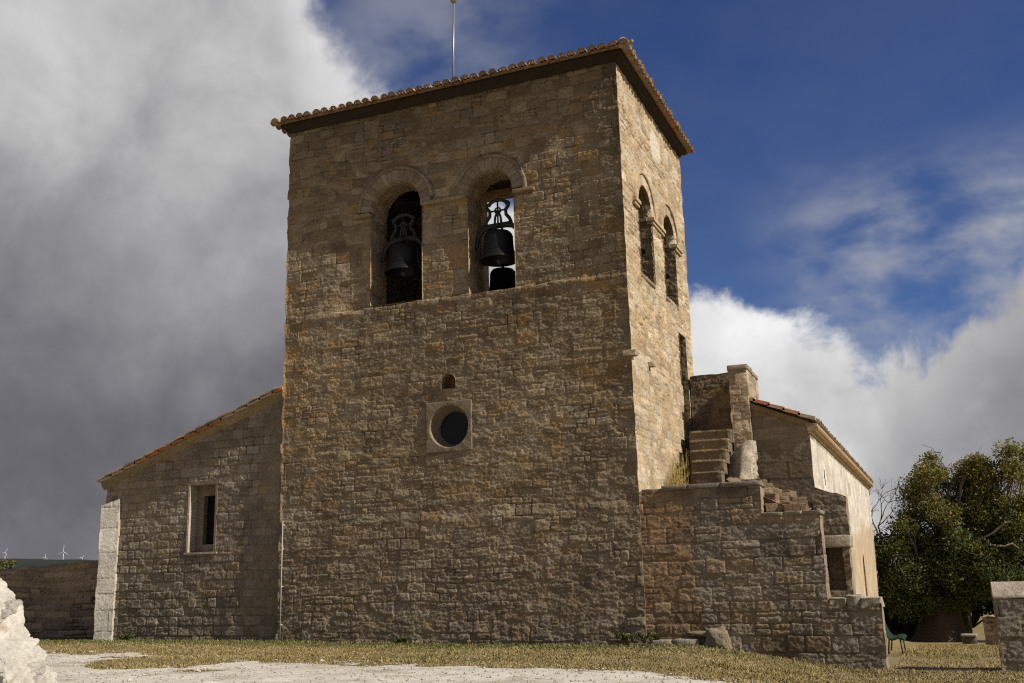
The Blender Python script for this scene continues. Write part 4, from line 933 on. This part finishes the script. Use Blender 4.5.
lw = MB(); prism(lw, [(-6, 34.6), (7.2, 32.8), (7.35, 33.4), (-6, 35.2)], -3.6, -.30, style(pal=[(.15, .11, .07), (.12, .09, .06)], mortar=(.05, .04, .03), off=.03), 721, res=.06, rag=.08, edges=[0, 1]); tag(lw.build('field_wall', M_STONE, loc=(3, 34, -2)), 'dark low field wall running behind the big tree trunk', 'wall')
lw = MB(); prism(lw, [(7.55, 18.5), (13, 17.0), (13.2, 17.5), (7.65, 19.)], -2.4, -.25, DRYWALL, 731, res=.05, rag=.08, edges=[0, 1, 3]); tag(lw.build('garden_wall', M_STONE, loc=(10, 18, -2)), 'short brown stone wall just behind the gate pier', 'wall')
lr = MB(); lr.rock((7.05, 22.2, -1.12), (.6, .4, .10), 733, (.34, .31, .26), blocky=.3, rough=.15); lr.rock((7.05, 22.3, -1.36), (.55, .4, .45), 734, (.09, .075, .05), blocky=.4, rough=.15)
tag(lr.build('stone_block', M_STONE, loc=(7.3, 22.2, -1.5)), 'pale flat-topped stone beside the big tree trunk', 'stone')

def build_ruin():
    b = MB(); rg = np.random.default_rng(3)
    prof = [(0, 1.84), (.28, 1.50), (.47, 1.12), (.55, .98), (.60, .84), (.72, .76), (.94, .57), (1.08, .34), (1.20, .12), (1.28, -.2)]
    # body: a rubble wall end whose profile steps down to the right
    n = 110; A = np.linspace(0, 1, 150); ys = np.linspace(0, 1, 70)
    dd = np.array(prof); s = np.concatenate([[0], np.cumsum(np.hypot(*np.diff(dd, axis=0).T))]); s /= s[-1]
    left = np.linspace(-2.4, 0, 60); X = np.concatenate([left, np.interp(A[1:], s, dd[:, 0])]); Z = np.concatenate([1.84+.10*fbm(left*2, left*0, 801, 3)-(left/2.4)*.25, np.interp(A[1:], s, dd[:, 1])])
    GX, GT = np.meshgrid(np.arange(len(X)), np.linspace(-1, 1, 150))
    px = X[GX]; pz = Z[GX]; hw = .42+.35*np.clip((1.84-pz)/1.8, 0, 1)
    prof_t = np.sign(GT)*np.abs(GT)**.7
    y = -11.2+prof_t*hw+.10*px
    z = np.where(np.abs(GT) > .55, pz-(pz+.3)*((np.abs(GT)-.55)/.45)**1.1, pz)
    nz = fbm(px*2.2+y*.8, z*2.6+y*1.1, 802, 5); n2 = fbm(px*6+y*3, z*7-y*4, 803, 4)
    hole = smooth(.30, .6, fbm(px*4.2+y*2, z*4.8-y*3, 804, 3))
    n3 = fbm(px*16+y*5, z*19-y*7, 806, 3); dsp = .10*nz+.035*n2+.012*n3-.06*hole
    px2 = px+dsp*.8; y2 = y-np.sign(-GT)*dsp*np.where(np.abs(GT) > .5, 1, .2)*-1*-1; z2 = z+dsp*.5
    c = np.array((.50, .465, .40))*(1+.22*n2+.10*nz)[..., None]; c = c*(1-.55*hole[..., None])+np.array((.30, .21, .13))*.55*hole[..., None]
    red = np.exp(-((z-1.0-.05*nz)/.05)**2)*(GT < 0)*smooth(-.2, .2, fbm(px*2, y*2, 805, 2)+.2); c = c*(1-.6*red[..., None])+np.array((.34, .21, .14))*.6*red[..., None]
    b.grid(np.stack([px2-8.08, y2, z2], -1), c)
    for i in range(7):
        k = rg.integers(75, len(X)-6); sg = rg.uniform(.2, .4)
        b.rock((X[k]-8.08-.04, -11.2+rg.uniform(-.5, .35), Z[k]-.42*sg), (sg*1.3, sg, sg*.8), 820+i, np.array((.42, .39, .345))*rg.uniform(.85, 1.08), blocky=.5, rough=.22, n=44, freq=2.6, rot=rg.uniform(0, 3))
    tag(b.build('ruined_wall', M_WHITE, loc=(-8.3, -11.2, 0)), 'crumbling white limestone wall end in the lower left foreground', 'ruin')
build_ruin()

# loose stones at the foot of the staircase wall
k_ = MB(); k_.rock((1.66, -.02, .08), (.56, .46, .56), 841, (.27, .215, .15), blocky=.55, rough=.42, n=40, freq=3.)
k_.rock((1.30, -.02, .24), (.62, .30, .12), 842, (.27, .21, .145), blocky=.5, rough=.35, n=30); tag(k_.build('boulder', M_STONE, loc=(1.62, -.08, -.1)), 'weathered boulder bulging from the foot of the staircase wall', 'stone')
for i, (x, y, sx, sz, lab) in enumerate(((.38, -.10, .55, .20, 'flat stone by the weeds at the right foot of the tower'), (.95, -.08, .60, .22, 'grey stone lying left of the boulder at the wall foot'))):
    k_ = MB(); z = float(ground_z(x, y)); k_.rock((x, y, z+sz*.12), (sx, .3, sz), 850+i, (.29, .24, .18), blocky=.4, rough=.2); tag(k_.build('stone', M_STONE, loc=(x, y, z)), lab, 'stone', 'stones at the foot of the wall')

# ================================================================== PLANTS
def leaf_cloud(mb, centres, radii, counts, pal, seed, size=(.06, .12), topcol=None, shell=.5):
    rg = np.random.default_rng(seed)
    for (c, r, n) in zip(centres, radii, counts):
        d = rg.normal(size=(n, 3)); d /= np.linalg.norm(d, axis=1)[:, None]; q = rg.random(n)**shell
        p = np.array(c)+d*q[:, None]*np.array(r)
        a = rg.normal(size=(n, 3)); a /= np.linalg.norm(a, axis=1)[:, None]; b = np.cross(a, rg.normal(size=(n, 3))); b /= np.linalg.norm(b, axis=1)[:, None]
        s = rg.uniform(*size, n)[:, None]
        V = np.stack([p-a*s, p+b*s*.55, p+a*s, p-b*s*.55], 1).reshape(-1, 3)
        col = np.array(pal)[rg.integers(0, len(pal), n)]*rg.uniform(.7, 1.25, n)[:, None]
        if topcol is not None:
            f = topcol(p)*(.4+.6*rg.random(n)); f = (rg.random(n) < f)
            yel = np.array([(.36, .31, .055), (.29, .29, .055), (.42, .32, .065), (.33, .21, .05)])[rg.integers(0, 4, n)]; col = np.where(f[:, None], yel*rg.uniform(.6, .95, n)[:, None], col)
        mb.add(V, np.arange(n*4).reshape(n, 4), np.repeat(col, 4, 0))
def limb(mb, p, q, r0, r1, seed, sag=.12, n=7, col=(.17, .135, .10)):
    rg = np.random.default_rng(seed); p = np.array(p, float); q = np.array(q, float); L = np.linalg.norm(q-p); t = np.linspace(0, 1, n)[:, None]
    w = np.cumsum(rg.normal(0, .055*L, (n, 3)), 0); w = w-w[:1]-(w[-1:]-w[:1])*t
    P = p+(q-p)*t+w; P[:, 2] += sag*L*np.sin(t[:, 0]*np.pi)
    mb.tube(P, np.linspace(r0, r1, n), 8, col); return P

def build_tree():
    tr = thing('broadleaf_tree', 'old spreading tree with thick trunk and yellowing top behind the church', 'tree')
    bx, by, bz = 6.0, 24.2, -1.65; rg = np.random.default_rng(12)
    tb = MB(); A = np.arange(26)/26*2*np.pi; zz = np.linspace(-.3, 2.5, 16)
    P = np.array([[(bx+(.78+.55*math.exp(-max(z, 0)*2.3)-.03*z)*(1+.16*math.sin(5*a+z*.4)+.08*math.sin(9*a+2+z))*math.cos(a)+.05*z, by+(.78+.5*math.exp(-max(z, 0)*2.3)-.03*z)*(1+.15*math.sin(4*a+1+z*.5))*math.sin(a), bz+z) for a in A] for z in zz])
    tb.grid(P, np.array((.085, .06, .04))*(1+.3*fbm(P[..., 0]*4+P[..., 1]*3, P[..., 2]*1.2, 901, 4))[..., None], wrap_u=True)
    lb = MB(); lf = MB()
    clumps = []
    def dome(cx, cy, cz, rx, ry, rz, n, low=-.5):
        k = 0
        while k < n:
            d = rg.normal(size=3); d /= np.linalg.norm(d)
            if d[2] < low: continue
            q = rg.uniform(.35, 1)**.5
            clumps.append(np.array((cx+d[0]*rx*q, cy+d[1]*ry*q, cz+d[2]*rz*q))); k += 1
    dome(7.0, 24.2, 4.0, 1.8, 2.2, 2.6, 42); dome(9.9, 24.6, 3.9, 2.4, 2.4, 2.7, 40); dome(8.4, 24.5, 2.9, 1.7, 2.0, 1.7, 26, -.9); dome(4.9, 24.0, 1.6, 1.7, 2.2, 2.0, 52, -.9); dome(7.8, 24.0, 1.5, 2.5, 2.6, 1.9, 50, -.9); dome(12.6, 25, 2.6, 3.0, 2.6, 2.6, 46, -.8)
    dome(5.2, 23.2, .5, 1.9, 1.2, 1.2, 22, -.9); dome(8.6, 23.0, .7, 1.6, 1.2, 1.0, 16, -.9)
    top = np.array((bx+.1, by, bz+2.2))
    mains = []
    for i, (dx, dy, dz) in enumerate(((-.9, .2, 2.3), (.8, -.3, 2.6), (2.4, .3, 2.2), (3.6, -.2, 1.7), (1.9, 1.0, 1.3), (-.6, -1.0, 1.2), (.2, 1.2, 2.2))):
        P = limb(lb, top+(dx*.1, dy*.2, -.35), top+(dx, dy, dz), .30-.02*i, .13, 910+i); mains.append(P)
    # pale bare bough reaching right
    P = limb(lb, top+(.5, -1.0, -.7), (7.6, 22.6, 2.35), .08, .06, 931, n=9, col=(.36, .31, .25)); limb(lb, (7.6, 22.6, 2.35), (9.6, 22.4, 1.7), .06, .03, 932, n=9, col=(.34, .29, .23)); limb(lb, (7.6, 22.6, 2.35), (11, 22.4, 2.9), .05, .03, 933, n=9, col=(.24, .19, .15))
    allp = np.concatenate(mains)
    for i, c in enumerate(clumps):
        j = np.argmin(np.linalg.norm((allp-c)*np.array((1, 1, .8)), axis=1)+(allp[:, 2] > c[2]+.2)*2)
        P = limb(lb, allp[j], c, .055, .018, 1000+i, n=6)
        for k in range(4):
            e = c+rg.normal(0, .33, 3)+(0, 0, .12); limb(lb, P[rg.integers(2, 6)], e, .018, .006, 1200+i*5+k, n=4)
    rad = [rg.uniform(.42, .9)*np.array((1, 1, .75)) for _ in clumps]; cnt = [int(1100*r[0]**2)+100 for r in rad]
    topf = lambda p: smooth(1.7, 4.9, p[:, 2]+.7*fbm(p[:, 0]*.8, p[:, 1]*.8, 951, 2))*.85
    leaf_cloud(lf, clumps, rad, cnt, [(.065, .090, .022), (.088, .108, .028), (.052, .076, .020), (.115, .120, .030)], 13, (.040, .078), topf, shell=.75)
    # loose leaves between the clumps
    tr_ = tb.build('trunk', M_BARK, tr); lb.build('branches', M_BARK, tr); lf.build('crown', M_LEAF, tr, smooth_shade=False)
    place(tr, (bx, by, bz)); tr.location = (5.92, 30.2, -2.0); tr.scale = (1.126, 1.126, 1.126)
build_tree()

def build_bare(name, label, base, h, seed, lean=(.2, 0), leaves=None):
    t = thing(name, label, 'tree'); mb = MB(); rg = np.random.default_rng(seed); tips = []
    def grow(p, d, L, r, k):
        q = p+d*L; P = limb(mb, p, q, r, r*.62, int(rg.integers(1e6)), sag=.04, n=5, col=(.13, .105, .085))
        if k == 0: tips.append(q); return
        for _ in range(rg.integers(2, 4) if k > 1 else 3):
            nd = d+rg.normal(0, .48, 3)+(0, 0, .08); nd /= np.linalg.norm(nd); grow(P[-1] if rg.random() < .6 else P[rg.integers(2, 5)], nd, L*rg.uniform(.6, .82), r*.58, k-1)
    b = np.array(base, float); d = np.array((lean[0], lean[1], 1.)); d /= np.linalg.norm(d)
    grow(b, d, h*.34, h*.017, 5)
    mb.build('branches', M_BARK, t)
    if leaves:
        lf = MB(); leaf_cloud(lf, tips, [np.array((.5, .5, .4))]*len(tips), [leaves]*len(tips), [(.10, .10, .02), (.14, .12, .025), (.08, .085, .02)], seed, (.06, .12)); lf.build('crown', M_LEAF, t, smooth_shade=False)
    place(t, base)
build_bare('bare_tree', 'leafless dead tree showing past the end of the nave', (2.6, 37, -2.5), 9.0, 41, (.14, 0))
build_bare('bushy_tree', 'yellow green tree low behind the end of the nave', (2.9, 42, -2.7), 7.0, 43, (.1, 0), 36)
build_bare('distant_tree', 'dark green tree standing right of the big tree beyond the wall', (14.5, 40, -2.6), 7.0, 45, (.0, 0), 40)

def backdrop_bush(x, y, z, r, seed, label):
    t = thing('hedge_bush', label, 'bush', 'bushes in the dark background behind the church'); rg = np.random.default_rng(seed)
    c = [np.array((x, y, z))+rg.normal(0, 1, 3)*np.array(r)*.5 for _ in range(16)]
    for q in c: q[2] = max(q[2], z-r[2]*.6)
    m = MB(); leaf_cloud(m, c, [np.array(r)*.45]*16, [420]*16, [(.035, .052, .016), (.05, .065, .02), (.03, .042, .014)], seed, (.07, .13)); m.build('foliage', M_LEAF, t, smooth_shade=False)
    s = MB()
    for i, q in enumerate(c): limb(s, (x, y, z-r[2]), q, .05, .015, seed*50+i, n=5)
    s.build('stems', M_BARK, t); place(t, (x, y, z-r[2]))
for i, (x, y, z, r, l) in enumerate(((4.2, 33, .1, (1.4, 1, 1.6), 'dark bush under the tree next to the nave corner'), (7.4, 35, .2, (1.9, 1, 1.7), 'dark bush behind the big tree trunk'), (10.6, 35, -.1, (2.0, 1, 1.5), 'dark bush above the short garden wall'))): backdrop_bush(x, y, z, r, 60+i, l)

def weed(x, y, h, n, pal, seed, name, label, cat, z=None, spread=.12):
    t = thing(name, label, cat); z = float(ground_z(x, y)) if z is None else z; rg = np.random.default_rng(seed); m = MB(); s = MB(); c = []
    for i in range(n):
        e = np.array((x+rg.normal(0, spread), y-abs(rg.normal(0, spread*.5)), z+h*rg.uniform(.5, 1))); c.append(e); limb(s, (x, y, z-.02), e, .008, .004, seed*9+i, n=4, col=(.2, .16, .07))
    leaf_cloud(m, c, [np.array((.07, .05, .06))]*n, [26]*n, pal, seed, (.02, .045)); m.build('leaves', M_LEAF, t, smooth_shade=False); s.build('stems', M_GRASS, t); place(t, (x, y, z))
GRN = [(.09, .12, .03), (.12, .14, .04), (.07, .10, .03)]
weed(-.45, -.12, .26, 12, GRN, 71, 'weed', 'green weed growing near the middle of the tower foot', 'weed', spread=.2)
weed(.2, -.10, .28, 10, GRN, 72, 'weed', 'green weed at the seam between tower and staircase wall', 'weed')
weed(-6.3, -.12, .14, 8, GRN, 73, 'weed', 'tiny green weed at the left part of the tower foot', 'weed')
weed(-15.4, -.0, .16, 10, GRN, 74, 'weed', 'low green weed beside the pale buttress foot', 'weed', spread=.2)
OCH = [(.34, .24, .07), (.30, .21, .06), (.38, .28, .10), (.26, .19, .06)]
def dry_shrub():
    t = thing('dry_shrub', 'golden dry grass tuft growing on the stairs against the tower wall', 'plant'); rg = np.random.default_rng(5); m = MB()
    for i in range(900):
        b = np.array((rg.uniform(.04, .5), rg.uniform(2.2, 4.2), 3.46)); h = rg.uniform(.35, 1.35)*(.3+.7*(b[1]-2.2)/2)*(1.3-b[0]*.8)
        e = b+np.array((rg.normal(.03, .10), rg.normal(0, .14), h)); mid = (b+e)/2+rg.normal(0, .03, 3); e[0] = max(e[0], .05); mid[0] = max(mid[0], .05)
        m.tube([b, mid, e], [.012, .009, .003], 3, np.array(OCH[rg.integers(4)])*rg.uniform(.7, 1.15), cap=False)
    m.build('stalks', M_GRASS, t); place(t, (.2, 2.8, 3.46))
dry_shrub()
def hillbush():
    t = thing('hillside_bush', 'yellow green bush showing above the shaded wall at the left edge', 'bush'); rg = np.random.default_rng(6)
    m = MB(); s = MB(); c = [np.array((-90.2+rg.normal(0, 1.9), 60+rg.normal(0, 1), 3.0+rg.uniform(-2.2, 1.5))) for _ in range(26)]
    leaf_cloud(m, c, [np.array((.9, .9, .6))]*26, [260]*26, [(.13, .13, .035), (.17, .15, .04), (.09, .10, .03)], 6, (.10, .2)); m.build('foliage', M_LEAF, t, smooth_shade=False)
    for i, q in enumerate(c): limb(s, (-90, 60, -3), q, .1, .03, 70+i, n=4)
    s.build('stems', M_BARK, t); place(t, (-90, 60, -2))
hillbush()

# ================================================================== BENCH
def build_bench():
    b = thing('park_bench', 'green curved slatted park bench beside the nave beyond the staircase wall', 'bench'); G_ = (.016, .032, .02); y0, y1 = 4.3, 6.0; z = -.52
    prof = [(5.40, z+.36), (5.34, z+.40), (5.24, z+.395), (5.13, z+.36), (5.06, z+.37), (4.99, z+.46), (4.94, z+.58), (4.90, z+.70), (4.87, z+.80)]
    s = MB()
    for i in range(4): (x0, z0), (x1, z1) = prof[i], prof[i+1]; s.add([(x0, y0, z0), (x0, y1, z0), (x1, y1, z1), (x1, y0, z1), (x0, y0, z0-.03), (x0, y1, z0-.03), (x1, y1, z1-.03), (x1, y0, z1-.03)], [(0, 1, 2, 3), (4, 7, 6, 5), (0, 3, 7, 4), (1, 5, 6, 2), (0, 4, 5, 1), (3, 2, 6, 7)], G_)
    s.build('seat', M_BENCH, b, smooth_shade=False)
    s = MB()
    for i in range(4, 8): (x0, z0), (x1, z1) = prof[i], prof[i+1]; s.add([(x0, y0, z0), (x0, y1, z0), (x1, y1, z1), (x1, y0, z1), (x0-.03, y0, z0), (x0-.03, y1, z0), (x1-.03, y1, z1), (x1-.03, y0, z1)], [(0, 1, 2, 3), (4, 7, 6, 5), (0, 3, 7, 4), (1, 5, 6, 2), (0, 4, 5, 1), (3, 2, 6, 7)], G_)
    s.build('backrest', M_BENCH, b, smooth_shade=False)
    for y in (y0+.12, y1-.12):
        for x0, x1 in ((5.30, 5.33), (5.04, 4.98)):
            l = MB(); l.tube([(x0, y, z+.37), (x0+(x1-x0)*.4, y, z+.2), (x1, y, z-.02)], .018, 8, (.06, .09, .06)); l.build('leg', M_BENCH, b)
    place(b, (5.12, 5.15, z))
build_bench()

# ================================================================== WIND TURBINES
def turbine(x, y, z, h, rot, yaw, label, seed):
    t = thing('wind_turbine', label, 'wind turbine', 'wind turbines on the far ridge'); w = (.56, .57, .60)
    m = MB(); m.tube([(0, 0, -18), (0, 0, 0), (0, 0, h*.5), (0, 0, h)], [1.9, 1.7, 1.4, 1.0], 12, w); m.build('tower', M_PAINT, t)
    m = MB(); m.tube([(0, -2.2, h+.6), (0, 0, h+.7), (0, 3.2, h+.7), (0, 3.9, h+.7)], [.8, 1.25, 1.2, .7], 10, w); m.build('nacelle', M_PAINT, t)
    for k in range(3):
        a = R(rot+120*k); d = np.array((math.sin(a), 0, math.cos(a))); m = MB(); L = h*.62
        m.tube([np.array((0, -2.4, h+.6))+d*s*L for s in (0, .06, .2, .6, 1)], [.7, .85, 1.25, .8, .25], 8, w); m.build('blade', M_PAINT, t)
    t.location = (x, y, z); t.rotation_euler = (0, 0, yaw)
turbine(-3466, 3000, 118, 29, 25, .5, 'white wind turbine leftmost on the ridge at the left edge', 1)
turbine(-3251, 3000, 99, 24, 10, .6, 'smaller white wind turbine between the leftmost and the tallest one', 2)
turbine(-3157, 3000, 96, 45, 2, .5, 'tallest white wind turbine on the ridge above the shaded wall', 3)
turbine(-3060, 3000, 95, 20, 40, .6, 'smallest white wind turbine on the ridge nearest the pale buttress', 4)
